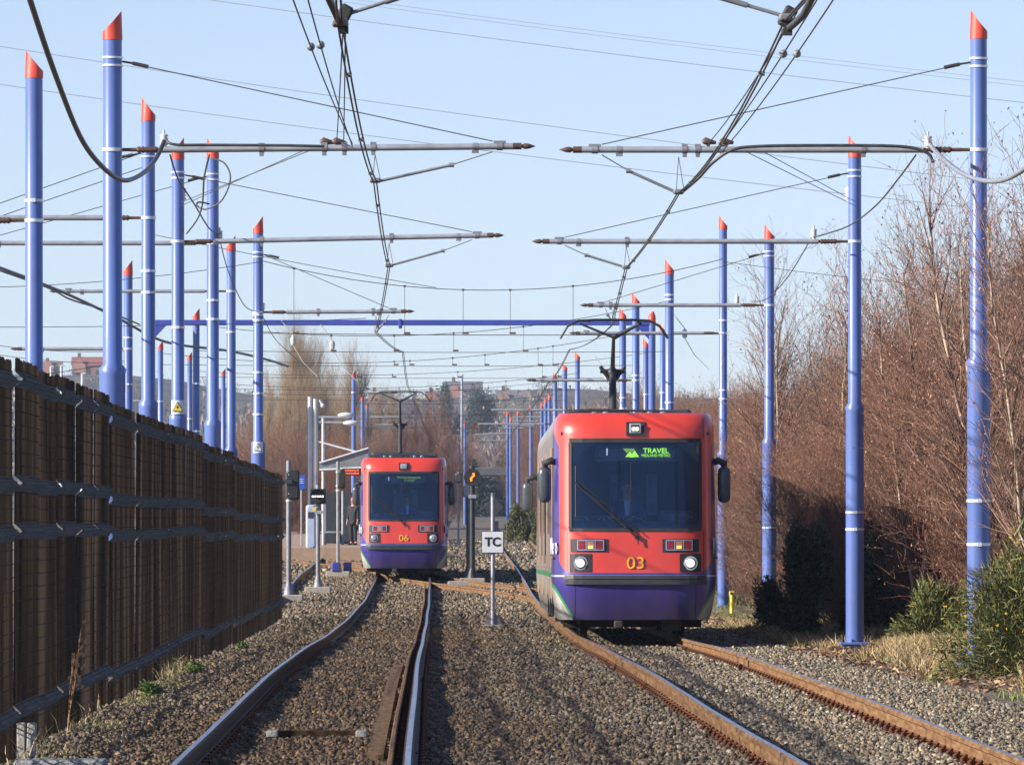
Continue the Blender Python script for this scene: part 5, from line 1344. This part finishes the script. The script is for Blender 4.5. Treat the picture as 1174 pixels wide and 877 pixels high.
# ---------------------------------------------------------------- vegetation
def tree_mesh(name, seed, H, nst, spread, lean, twigs, tw_len, tints, r0, catkin=0.0, droop=0.0, upright=.3, lev=3, crown_from=.1):
    g = random.Random(seed); segs = []; tips = []
    def grow(p, dr, L, r, lv):
        n = max(2, int(L/(.35 if lv < 2 else .22))); q_ = p.copy(); d_ = dr.copy(); st = L/n
        for k in range(n):
            d_ = (d_+Vector((g.uniform(-1, 1), g.uniform(-1, 1), g.uniform(-1, 1)))*(.10 if lv == 0 else .20)+Vector((0, 0, upright*.25 if lv else .05))-Vector((0, 0, droop*(lv == lev)))).normalized()
            q2 = q_+d_*st; ra = r*(1-.75*k/n); rb = r*(1-.75*(k+1)/n)
            segs.append((q_, q2, ra, rb, lv)); 
            f = (k+1)/n
            if lv < lev and f > (crown_from if lv == 0 else .12):
                m_ = twigs[lv]; c_ = int(m_)+(1 if g.random() < m_-int(m_) else 0)
                for _ in range(c_):
                    a = g.uniform(0, 6.283); u = d_.orthogonal().normalized(); w = d_.cross(u)
                    sp_ = g.uniform(.45, 1.0)*spread
                    nd = (d_*(1-.45*sp_)+(u*math.cos(a)+w*math.sin(a))*sp_+Vector((0, 0, upright*.5))).normalized()
                    grow(q_.lerp(q2, g.random()), nd, tw_len[lv]*g.uniform(.55, 1.15)*(1-.45*f*(lv == 0)), max(.0045, ra*.5), lv+1)
            q_ = q2
        if lv >= lev-1: tips.append(q_)
    for s in range(nst):
        a = g.uniform(0, 6.283); rr = .25*math.sqrt(g.random())*nst**.5*.5
        grow(Vector((math.cos(a)*rr, math.sin(a)*rr, -.1)), Vector((math.cos(a)*lean*g.random(), math.sin(a)*lean*g.random(), 1)).normalized(), H*g.uniform(.75, 1.0), r0*g.uniform(.7, 1.1), 0)
    A = np.array([[*s[0], *s[1], s[2], s[3], s[4]] for s in segs]); n = len(A)
    p, q_ = A[:, :3], A[:, 3:6]; t_ = q_-p; t_ /= np.linalg.norm(t_, axis=1)[:, None]+1e-9
    ref = np.where(np.abs(t_[:, 2:3]) < .9, np.array([[0, 0, 1.]]), np.array([[1., 0, 0]])); u = np.cross(t_, ref); u /= np.linalg.norm(u, axis=1)[:, None]; w = np.cross(t_, u)
    V = np.zeros((n, 6, 3))
    for k in range(3):
        c, s = math.cos(2.0944*k), math.sin(2.0944*k); o = u*c+w*s
        V[:, k] = p+o*A[:, 6:7]; V[:, 3+k] = q_+o*np.maximum(A[:, 7:8], .002)
    qd = np.array([(0, 1, 4, 3), (1, 2, 5, 4), (2, 0, 3, 5)]); Fq = (qd[None]+(np.arange(n)*6)[:, None, None]).reshape(-1, 4)
    rg = np.random.default_rng(seed); lv = A[:, 8].astype(int)
    tb = np.array(tints)[np.clip(lv, 0, len(tints)-1)]*rg.uniform(.45, 1.25, (n, 1)); tint = np.repeat(tb, 3, 0)
    V = V.reshape(-1, 3)
    if catkin > 0:
        T = np.array([tuple(x) for x in tips]); T = T[rg.random(len(T)) < catkin]; T = np.repeat(T, 2, 0)+rg.normal(0, .05, (len(T)*2, 3)); m_ = len(T)
        C = T[:, None]+rg.normal(0, .011, (m_, 4, 3)); C[:, 2:, 2] -= .03
        o = len(V); V = np.concatenate([V, C.reshape(-1, 3)]); fq = (np.array([[0, 1, 2, 3]])[None]+(np.arange(m_)*4)[:, None, None]+o).reshape(-1, 4); Fq = np.concatenate([Fq, fq])
        tint = np.concatenate([tint, np.array(tints[-1])*rg.uniform(.6, 1.5, (m_, 1))])
    # split trunk (level 0) from the crown: two meshes
    trunk = np.repeat(lv == 0, 3); nf = len(Fq)
    tr = np.zeros(nf, bool); tr[:len(trunk)] = trunk
    return V, Fq, tint, tr
def tree_obj(name, args, label, group):
    V, Fq, tint, tr = tree_mesh(name, **args)
    t = thing(name, label, 'tree', (0, 0, 0), group=group)
    def sub(nm, mask):
        f = Fq[mask]; idx, inv = np.unique(f, return_inverse=True); return np_mesh(nm, V[idx], inv.reshape(f.shape), M['bark'], tint[mask], t)
    sub('trunk', tr); sub('crown', ~tr); return t
BR = [(.16, .115, .085), (.17, .11, .08), (.21, .12, .085), (.24, .125, .085)]
GREYB = [(.22, .18, .14), (.20, .155, .12), (.22, .16, .12), (.24, .17, .12)]
RUSTB = [(.16, .10, .07), (.19, .105, .07), (.24, .12, .075), (.29, .14, .085)]
TAN = [(.22, .17, .11), (.30, .22, .14), (.36, .27, .17), (.38, .28, .18)]
PALE = [(.42, .33, .24), (.26, .17, .12), (.30, .17, .12), (.33, .18, .13)]
thick = [dict(seed=s, H=5.6+.5*(s % 3), nst=12, spread=.8, lean=.5, twigs=(2.5, 1.6, 1.1), tw_len=(1.9, .85, .42), tints=[BR, GREYB, RUSTB][s % 3], r0=.026, catkin=.35, crown_from=.02, upright=.35) for s in range(11, 16)]
birch = [dict(seed=s, H=8.2, nst=2, spread=.8, lean=.25, twigs=(3.0, 1.25, .8), tw_len=(2.2, .95, .45), tints=PALE, r0=.07, catkin=.35, upright=.25, crown_from=.25) for s in (21, 22)]
poplar = [dict(seed=s, H=15, nst=3, spread=.60, lean=.14, twigs=(2.8, 1.5, .9), tw_len=(3.4, 1.7, .9), tints=TAN, r0=.13, upright=.5, crown_from=.05) for s in (31, 32)]
used = {}
def place_tree(kind, var, x, d, sc, rz, label, group, hs=1.0, z=None):
    key = (kind, var)
    if key not in used:
        o = tree_obj({'t': 'thicket_tree', 'b': 'birch_tree', 'p': 'poplar_tree', 's': 'shrub'}[kind] if kind in 'tbps' else 'tree', {'t': thick, 'b': birch, 'p': poplar}[kind][var], label, group); used[key] = o
    else: o = copy_tree(used[key]); 
    o['label'] = label; o['group'] = group
    o.location = (x, d, (gz(x, d) if z is None else z)-.05); o.scale = (sc, sc, sc*hs); o.rotation_euler = (0, 0, rz)
    return o
g = random.Random(42)
# thicket on the right: rows going into the distance
edge = lambda d: float(np.interp(d, [70, 84, 100, 118, 133, 170, 215, 330, 500], [8.2, 6.6, 6.3, 5.75, 5.35, 4.95, 5.0, 5.3, 6.0]))
d = 88.0; k = 0
while d < 330:
    for row in range(4 if d < 200 else 2):
        x = edge(d)+.75+row*1.7+g.uniform(-.35, 1.0)
        top = float(np.interp(d, [88, 110, 140, 200, 330], [.86, .84, .82, .86, .90]))
        place_tree('t', k % 5, x, d+g.uniform(-1.5, 1.5), g.uniform(.74, 1.12)*top*(.92 if row == 0 else 1.08), g.uniform(0, 6.28),
                   'bare reddish brown tree in the dense thicket right of the tracks', 'bare trees of the right thicket', .86 if row == 0 else 1.0)
        k += 1
    d += float(np.interp(d, [88, 150, 330], [2.9, 4.6, 11]))
for (px, S, sc, v, lab) in ((912, 57, .92, 0, 'tall thin bare tree rising above the thicket between the two nearest right masts, left one'), (1050, 74, .80, 1, 'tall thin bare tree above the thicket left of the tallest right mast'), (1150, 88, .80, 0, 'tall bare tree at the right edge behind the tallest right mast'),
                       (1190, 104, .78, 1, 'nearest bare tree at the right edge with its twigs crossing the tallest mast'), (968, 60, .88, 1, 'slender bare tree behind the mast with the bolted base plate')):
    place_tree('b', v, (px-CX)/S, F/S, sc, g.uniform(0, 6.28), lab, 'taller bare trees above the thicket')
# bare poplars left of the canopy
for px, S, sc, v, lab in ((338, 19, .86, 0, 'tall narrow bare poplar left of the canopy, tallest of the group'), (372, 18, .78, 1, 'tall narrow bare poplar behind the canopy poles'), (398, 17.5, .80, 0, 'tall narrow bare poplar right of the canopy poles'),
                     (310, 21, .60, 1, 'shorter bare poplar just right of the fence end'), (356, 20, .64, 0, 'shorter bare poplar between the two tallest ones'), (425, 15, .70, 1, 'narrow bare poplar behind the masts above tram 06'),
                     (290, 20, .50, 1, 'short bare poplar behind the fence end'), (384, 16, .62, 0, 'bare poplar half hidden behind its taller neighbours'), (410, 20, .50, 0, 'short bare poplar behind the canopy')):
    if sc: place_tree('p', v, (px-CX)/S, F/S, sc, g.uniform(0, 6.28), lab, 'bare poplars behind the station')
for px, S, sc, v, lab in ((592, 6.6, 1.05, 0, 'lone tall distant poplar on the skyline, left of a pair'), (601, 6.6, 1.12, 1, 'lone tall distant poplar on the skyline, right of a pair'), (668, 8, .98, 1, 'distant poplar behind the receding masts left of tram 03'), (680, 8, 1.02, 0, 'distant poplar closest to the pantograph of tram 03')):
    place_tree('p', v, (px-CX)/S, F/S, sc, g.uniform(0, 6.28), lab, 'distant poplars on the skyline', z=.5 if S > 7 else 2)
# mid-distance bare trees on both sides of the corridor
k = 0
for (px0, px1, S, n, sc) in ((285, 430, 24, 7, .9), (285, 500, 17, 9, 1.15), (440, 520, 12.5, 6, 1.25), (300, 760, 9, 16, 1.35), (600, 800, 13, 9, 1.35), (640, 800, 18, 7, 1.2), (700, 800, 24, 5, 1.1), (60, 330, 11, 9, 1.0), (430, 700, 6.9, 10, 1.5)):
    for i in range(n):
        px = px0+(px1-px0)*(i+.5)/n+g.uniform(-8, 8); x = (px-CX)/S; dd = F/S*(1+g.uniform(-.06, .06))
        place_tree('t', k % 5, x, dd, sc*g.uniform(.85, 1.1), g.uniform(0, 6.28), 'hazy bare brown tree in the distance beyond the station', 'distant bare trees beyond the station', 1.0, z=hill_z(x, dd) if dd > 960 else None); k += 1

# evergreen shrubs, gorse: many small leaf faces in clumps
def leafy(name, label, cat, loc, size, n, tints, blade, seed, spiky=0.0, clumps=14, flowers=0, group=None, flat=.0):
    r = np.random.default_rng(seed); sx, sy, sz = size
    cc = r.normal(size=(clumps, 3)); cc /= np.linalg.norm(cc, axis=1)[:, None]; cc *= r.uniform(.25, .8, (clumps, 1)); cc[:, 2] = np.abs(cc[:, 2])*1.0
    cc[:, 2] = r.uniform(.06, .86, clumps); ph_ = r.uniform(0, 6.28, clumps); rr_ = r.uniform(.1, .85, clumps)*(1-.45*cc[:, 2]); cc[:, 0] = np.cos(ph_)*rr_; cc[:, 1] = np.sin(ph_)*rr_
    cr = r.uniform(.22, .42, clumps); ci = r.integers(0, clumps, n)
    o = r.normal(size=(n, 3)); o /= np.linalg.norm(o, axis=1)[:, None]; rad = r.uniform(0, 1, (n, 1))**.45
    P_ = (cc[ci]+o*rad*cr[ci][:, None])*np.array([sx, sy, sz]); P_[:, 2] = np.abs(P_[:, 2])
    out = (P_/np.array([sx, sy, sz])-np.array([0, 0, .2])); out /= np.linalg.norm(out, axis=1)[:, None]+1e-6
    dr = out*spiky+r.normal(size=(n, 3))*(1-spiky)+np.array([0, 0, .35*spiky]); dr /= np.linalg.norm(dr, axis=1)[:, None]
    sd = np.cross(dr, r.normal(size=(n, 3))); sd /= np.linalg.norm(sd, axis=1)[:, None]+1e-6
    L = blade[0]*r.uniform(.6, 1.3, (n, 1)); W_ = blade[1]*r.uniform(.6, 1.2, (n, 1))
    V = np.stack([P_-sd*W_*.5, P_+sd*W_*.5, P_+dr*L+sd*W_*.15, P_+dr*L-sd*W_*.15], 1).reshape(-1, 3)
    Fq = np.arange(n*4).reshape(-1, 4); tt = np.array(tints); tint = tt[r.integers(0, len(tt), n)]*r.uniform(.6, 1.35, (n, 1))*(.8+.4*(ci % 3 == 0))[:, None]
    t = thing(name, label, cat, loc, group=group); np_mesh('foliage', V, Fq, M['leafy'], tint, t)
    mb = MB()
    for c in cc: mb.tube([(0, 0, -.1), (c[0]*sx*.5, c[1]*sy*.5, c[2]*sz*.4), (c[0]*sx, c[1]*sy, c[2]*sz)], [.03, .02, .006], 5)
    mb.build('stems', M['timber'], t)
    if flowers:
        idx = np.where(rad[:, 0] > .8)[0]; idx = r.choice(idx, flowers); Pf = P_[idx]+dr[idx]*L[idx]*.9
        C = Pf[:, None]+r.normal(0, .011, (flowers, 4, 3)); np_mesh('flowers', C.reshape(-1, 3), np.arange(flowers*4).reshape(-1, 4), M['leafy'], np.array([[.75, .45, .03]])*r.uniform(.7, 1.2, (flowers, 1)), t)
    return t
GR_ = [(.10, .13, .03), (.16, .17, .045), (.26, .24, .07), (.05, .075, .02)]
DK = [(.03, .05, .02), (.05, .075, .028), (.02, .032, .014), (.085, .105, .035)]
def gl(px, S): x = (px-CX)/S; return (x, F/S, gz(x, F/S)-.05)
leafy('gorse_bush', 'large green gorse bush with yellow flowers before the tallest right mast', 'bush', gl(1185, 104), (1.02, .9, 1.42), 24000, GR_+[(.20, .17, .06)], (.11, .016), 1, .6, 26, 700)
leafy('gorse_bush', 'smaller gorse bush with yellow flowers left of the large one', 'bush', gl(1066, 80), (.68, .6, 1.1), 10000, GR_, (.10, .016), 2, .6, 14, 200)
leafy('evergreen_shrub', 'dark evergreen shrub behind the mast with the bolted base plate, left half', 'shrub', gl(925, 70), (.62, .9, 1.8), 9000, DK, (.09, .03), 3, .5, 16)
leafy('evergreen_shrub', 'dark evergreen shrub right of the mast with the bolted base plate', 'shrub', gl(1000, 70), (.55, .9, 1.6), 8000, DK, (.09, .03), 4, .5, 16)
leafy('evergreen_shrub', 'low dark evergreen shrub at the thicket foot, left of the bolted mast', 'shrub', gl(888, 66), (.5, .6, .9), 4500, DK+[(.06, .09, .03)], (.08, .03), 5, .5, 12)
leafy('laurel_bush', 'bright olive green bush beside the far right track, left of tram 03', 'bush', gl(596, 24), (.85, 1, 1.7), 9000, [(.12, .13, .035), (.16, .16, .05), (.08, .09, .03)], (.12, .05), 6, .4, 12)
leafy('laurel_bush', 'small olive green bush behind tram 03 left mirror', 'bush', gl(618, 25), (.6, 1, 1.2), 5000, [(.12, .12, .04), (.15, .14, .05)], (.12, .05), 7, .4, 10)
for px, S, sz, lab, sd in ((545, 9.5, (3.2, 3, 6.5), 'dark conifer over the road bridge, left', 8), (580, 9.3, (3.6, 3, 6.2), 'dark conifer over the road bridge, right', 9), (470, 10, (3, 3, 5), 'dark evergreen tree hidden partly by the roof of tram 06', 10), (512, 5.2, (3.2, 4, 13), 'rounded dark green tree below the skyline houses, left', 11), (549, 5.2, (5, 4, 12), 'rounded dark green tree below the orange gabled house', 12),
                       (330, 14, (1.1, 1.2, 6.2), 'ivy covered dark tree trunk among the bare poplars', 13)):
    b = P(px, 590, S); zz = hill_z(b.x, b.y) if b.y > 960 else gz(b.x, b.y); zz = zz if S > 6 else (CY-(505 if px == 512 else 508))/S-1
    leafy('evergreen_tree', lab, 'tree', (b.x, b.y, zz), sz, 9000, [(.03, .05, .025), (.045, .065, .03), (.06, .075, .035)], (.5, .25) if S < 12 else (.25, .12), sd, .3, 16)

# far wood on the hill: one mass
def far_wood():
    r = np.random.default_rng(77); n = 1500
    x = r.uniform(-240, 170, n); y = r.uniform(930, 2150, n); z = np.array([hill_z(a, b) for a, b in zip(x, y)])
    m_ = 46; h = r.uniform(3.5, 8.0, n)*np.where(y > 1650, .38, 1)
    off_ = r.normal(size=(n, m_, 3))*np.array([.28, .28, .30]); off_[..., 2] = np.abs(off_[..., 2])+.15
    C = np.stack([x, y, z], 1)[:, None]+off_*h[:, None, None]*np.array([.9, .9, 1.25])
    T = C[:, :, None]+r.normal(size=(n, m_, 3, 3))*np.array([.3, .3, .75])*(h[:, None, None, None]/7)
    kinds = np.array([(.17, .125, .10), (.22, .155, .115), (.14, .115, .095), (.05, .065, .04), (.20, .16, .11), (.26, .21, .16)])
    tint = kinds[r.integers(0, 6, n)][:, None]*r.uniform(.7, 1.3, (n, m_, 1))
    o = np_mesh('woods', T.reshape(-1, 3), np.arange(n*m_*3).reshape(-1, 3), M['leafy'], tint.reshape(-1, 3))
    tag(o, 'far hazy brown woodland covering the hillside', 'woodland', kind='stuff')
far_wood()

# grasses
def grass(name, label, pts, tints, L, W_, seed, lean=.5):
    for mx_, my_ in ((5.038, 102.56), (5.35, 80.0)): pts = pts[~((np.abs(pts[:, 0]-mx_*pts[:, 1]/my_) < .42) & (pts[:, 1] > my_-11) & (pts[:, 1] < my_+.5))]
    r = np.random.default_rng(seed); n = len(pts); dr = r.normal(size=(n, 3))*lean; dr[:, 2] = 1; dr /= np.linalg.norm(dr, axis=1)[:, None]
    a = r.uniform(0, 6.28, n); sd = np.stack([np.cos(a), np.sin(a), np.zeros(n)], 1); l = L*r.uniform(.5, 1.3, (n, 1))
    bend = np.stack([r.normal(0, .3, n), r.normal(0, .3, n), np.full(n, -.15)], 1)*l
    V = np.stack([pts-sd*W_/2, pts+sd*W_/2, pts+dr*l*.6+sd*W_*.35, pts+dr*l*.6-sd*W_*.35, pts+dr*l+bend*.6+sd*W_*.05, pts+dr*l+bend*.6-sd*W_*.05], 1).reshape(-1, 3)
    q_ = np.array([(0, 1, 2, 3), (3, 2, 4, 5)]); Fq = (q_[None]+(np.arange(n)*6)[:, None, None]).reshape(-1, 4)
    tt = np.array(tints)[r.integers(0, len(tints), n)]*r.uniform(.65, 1.25, (n, 1))
    tag(np_mesh(name, V, Fq, M['leafy'], np.repeat(tt, 2, 0)), label, 'grass', kind='stuff')
r = np.random.default_rng(9)
def scat(n, d0, d1, x0, x1, thr, seed):
    r = np.random.default_rng(seed); y = r.uniform(d0, d1, n); u = r.uniform(0, 1, n)
    x = np.array([x0(a) for a in y]); x = x+(np.array([x1(a) for a in y])-x)*u
    f = np.sin(x*4.1+seed)+np.sin(y*.9+x*2)+np.sin(y*.37+seed*2)*1.2; k = f > thr
    x, y = x[k], y[k]; return np.stack([x, y, np.array([gz(a, b) for a, b in zip(x, y)])], 1)
DRY = [(.52, .37, .18), (.60, .45, .24), (.34, .23, .11), (.26, .20, .09)]
GRN = [(.10, .15, .03), (.14, .19, .045), (.20, .20, .07), (.28, .23, .10)]
vx = lambda d: float(np.interp(d, [60, 80, 100, 118, 140, 215], [5.2, 4.4, 4.1, 3.95, 3.5, 3.2]))
grass('dry_grass', 'straw coloured dry grass bank under the thicket beside the right masts', np.concatenate([scat(60000, 76, 135, lambda d: vx(d)+.45, lambda d: edge(d)+1.6, -1.6, 1), scat(30000, 90, 104, lambda d: 4.75, lambda d: 6.9, -3, 4)]), DRY, .17, .012, 1, .9)
grass('green_grass', 'patchy green grass along the edge of the right ballast', np.concatenate([scat(22000, 100, 215, lambda d: vx(d)-.1, lambda d: edge(d)+.3, -.2, 2), scat(7000, 66, 88, lambda d: vx(d)-.1, lambda d: vx(d)+1.4, .2, 6)]), GRN, .10, .012, 2, .8)
grass('green_grass', 'tufts of green and straw grass at the foot of the mesh fence', np.concatenate([scat(7000, 49, 112, lambda d: fence_x(d)+.05, lambda d: fence_x(d)+.5, .9, 3), scat(2600, 62, 74, lambda d: fence_x(d)+.12, lambda d: fence_x(d)+.45, -2, 5), scat(900, 82, 90, lambda d: fence_x(d)+.1, lambda d: fence_x(d)+.4, -2, 8)]), GRN+DRY[:1], .06, .011, 3, .8)
grass('dry_grass', 'dry straw stalks standing against the mesh fence', np.concatenate([scat(380, 76, 84, lambda d: fence_x(d)+.08, lambda d: fence_x(d)+.3, -2, 15), scat(60, 48, 62, lambda d: fence_x(d)+.05, lambda d: fence_x(d)+.2, -2, 16)]), DRY+GRN[:1], .22, .008, 13, .4)
grass('rough_grass', 'rough dark grass floor under the thicket', scat(26000, 84, 230, lambda d: edge(d)+.2, lambda d: edge(d)+5, -3, 12), [(.07, .06, .025), (.11, .085, .04), (.05, .055, .02)], .3, .03, 14, .8)
r = np.random.default_rng(31); hh = []
for k in range(260):
    dd = r.uniform(70, 125); x = vx(dd)+r.uniform(.25, 1.9); n_ = int(r.uniform(25, 90)); hh.append(np.stack([x+r.normal(0, .07, n_), dd+r.normal(0, .12, n_), np.full(n_, gz(x, dd))], 1))
grass('rough_grass', 'coarse dead grass tussocks scattered over the bank by the right masts', np.concatenate(hh), DRY+[(.16, .10, .05), (.12, .14, .05), (.30, .19, .09)], .22, .014, 32, .6)
n_ = 5200; dd = r.uniform(70, 150, n_); xx = np.array([vx(a) for a in dd])+np.abs(r.normal(0, .9, n_))-.05; zz = np.array([gz(a, b)+.03 for a, b in zip(xx, dd)])
C = np.stack([xx, dd, zz], 1)[:, None]+r.normal(0, .028, (n_, 4, 3))*np.array([1, 1, .6])
tt_ = np.array([(.30, .17, .08), (.20, .11, .06), (.38, .26, .14), (.12, .08, .05)])[r.integers(0, 4, n_)]
tag(np_mesh('leaf_litter', C.reshape(-1, 3), np.arange(n_*4).reshape(-1, 4), M['leafy'], tt_), 'brown dead leaves scattered on the verge under the thicket', 'leaf litter', kind='stuff')
# withered weeds on the fence
def weed(px, py0, S, hgt, label, seed):
    x = fence_x(F/S)+.10; dd = F/S; gz_ = gz(x, dd); t = thing('withered_weed', label, 'weed', (x, dd, gz_)); g = random.Random(seed)
    mb = MB(); lf = MB()
    for s in range(4):
        p = Vector((0, g.uniform(-.1, .1), 0)); dr = Vector((g.uniform(-.0, .10), g.uniform(-.3, .3)-.3*(s == 1), 1)).normalized(); L = hgt*g.uniform(.6, 1.0); pts = [p.copy()]
        for k in range(8):
            p = p+dr*L/8; dr = (dr+Vector((g.uniform(-.05, .08), g.uniform(-.25, .25), g.uniform(-.1, .05)))).normalized(); pts.append(p.copy())
            if k > 3:
                for _ in range(2):
                    c = p+Vector((g.uniform(-.02, .06), g.uniform(-.1, .1), g.uniform(-.04, .05)))
                    lf.add([c, c+Vector((.02, .03, .01)), c+Vector((.025, .02, .04)), c+Vector((0, -.01, .03))], [(0, 1, 2, 3)])
        mb.tube(pts, [.006*(1-.08*k) for k in range(len(pts))], 4)
    mb.build('stems', pm('weed_stem', (.30, .16, .07), (.2, .1, .05), 9, .8), t); lf.build('dead_leaves', pm('weed_leaf', (.42, .24, .10), (.30, .16, .08), 9, .8), t)
for px_, S_w, w_, lab in ((150, 116, .16, 'bright green weed at the foot of the mesh fence, left of three'), (205, 101, .20, 'bright green weed at the foot of the mesh fence, middle of three'), (262, 78, .15, 'bright green weed at the foot of the mesh fence, right of three')):
    dd_ = F/S_w; xx_ = fence_x(dd_)+.28
    leafy('green_weed', lab, 'weed', (xx_, dd_, gz(xx_, dd_)-.03), (w_, w_*2.2, w_*.9), 900, [(.12, .22, .03), (.18, .27, .05), (.08, .14, .02)], (.05, .02), int(px_), .4, 8)
weed(60, 690, 141, .9, 'tall withered weed with pale seed heads climbing the near fence', 1)

# ---------------------------------------------------------------- air
HZ = 1.0
m = bpy.data.materials.new('haze_air'); m.use_nodes = True; nt = m.node_tree
for n_ in list(nt.nodes):
    if n_.type != 'OUTPUT_MATERIAL': nt.nodes.remove(n_)
pv = nt.nodes.new('ShaderNodeVolumePrincipled'); pv.inputs['Color'].default_value = (.62, .78, 1, 1); pv.inputs['Density'].default_value = .00013*HZ; pv.inputs['Anisotropy'].default_value = .3
lk(nt, pv.outputs[0], nt.nodes['Material Output'].inputs['Volume'])
mb = MB(); mb.box((0, 1400, 30), (2000, 3100, 80)); 
USE_HAZE = True
if USE_HAZE: tag(mb.build('haze', m), kind='stuff')

# ---------------------------------------------------------------- light, sky, camera
SE, SA = 23.5, 70.0           # sun elevation, degrees to the left of straight behind the camera
sx_, sy_ = -math.sin(R(SA)), -math.cos(R(SA))
sd = Vector((sx_*math.cos(R(SE)), sy_*math.cos(R(SE)), math.sin(R(SE))))
su = bpy.data.lights.new('sun', 'SUN'); su.energy = 5.0; su.angle = R(.53); su.color = (1, .91, .79)
so = bpy.data.objects.new('sun', su); col.objects.link(so); so.rotation_euler = sd.to_track_quat('Z', 'Y').to_euler()
w = bpy.data.worlds.new('World'); scn.world = w; w.use_nodes = True; nt = w.node_tree; bg = nt.nodes['Background']
sk = nt.nodes.new('ShaderNodeTexSky'); sk.sky_type = 'NISHITA'; sk.sun_disc = False; sk.sun_elevation = R(SE)
sk.sun_rotation = math.atan2(sd.x, sd.y); sk.air_density = 1.0; sk.dust_density = .0; sk.ozone_density = .9
tc_ = nt.nodes.new('ShaderNodeTexCoord'); va = nt.nodes.new('ShaderNodeVectorMath'); va.operation = 'ADD'; va.inputs[1].default_value = (0, 0, .046)
lk(nt, tc_.outputs['Generated'], va.inputs[0]); vn = nt.nodes.new('ShaderNodeVectorMath'); vn.operation = 'NORMALIZE'; lk(nt, va.outputs[0], vn.inputs[0]); lk(nt, vn.outputs[0], sk.inputs['Vector'])
mt = nt.nodes.new('ShaderNodeVectorMath'); mt.operation = 'MULTIPLY'; mt.inputs[1].default_value = (1.0, .955, 1.14); lk(nt, sk.outputs[0], mt.inputs[0])
lk(nt, mt.outputs[0], bg.inputs[0]); bg.inputs[1].default_value = .088
cam = bpy.data.cameras.new('camera'); co = bpy.data.objects.new('camera', cam); col.objects.link(co)
co.location = (0, 0, 0); co.rotation_euler = (R(90), 0, 0); cam.sensor_width = 36; cam.lens = F/1174*36; cam.shift_y = (CY-438.5)/1174
cam.clip_start = 1; cam.clip_end = 8000; scn.camera = co
scn.view_settings.view_transform = 'Standard'; scn.view_settings.look = 'None'; scn.view_settings.gamma = 1; scn.view_settings.use_curve_mapping = False
scn.view_settings.exposure = .85
scn.cycles.max_bounces = 6; scn.cycles.volume_bounces = 0; scn.cycles.transparent_max_bounces = 12
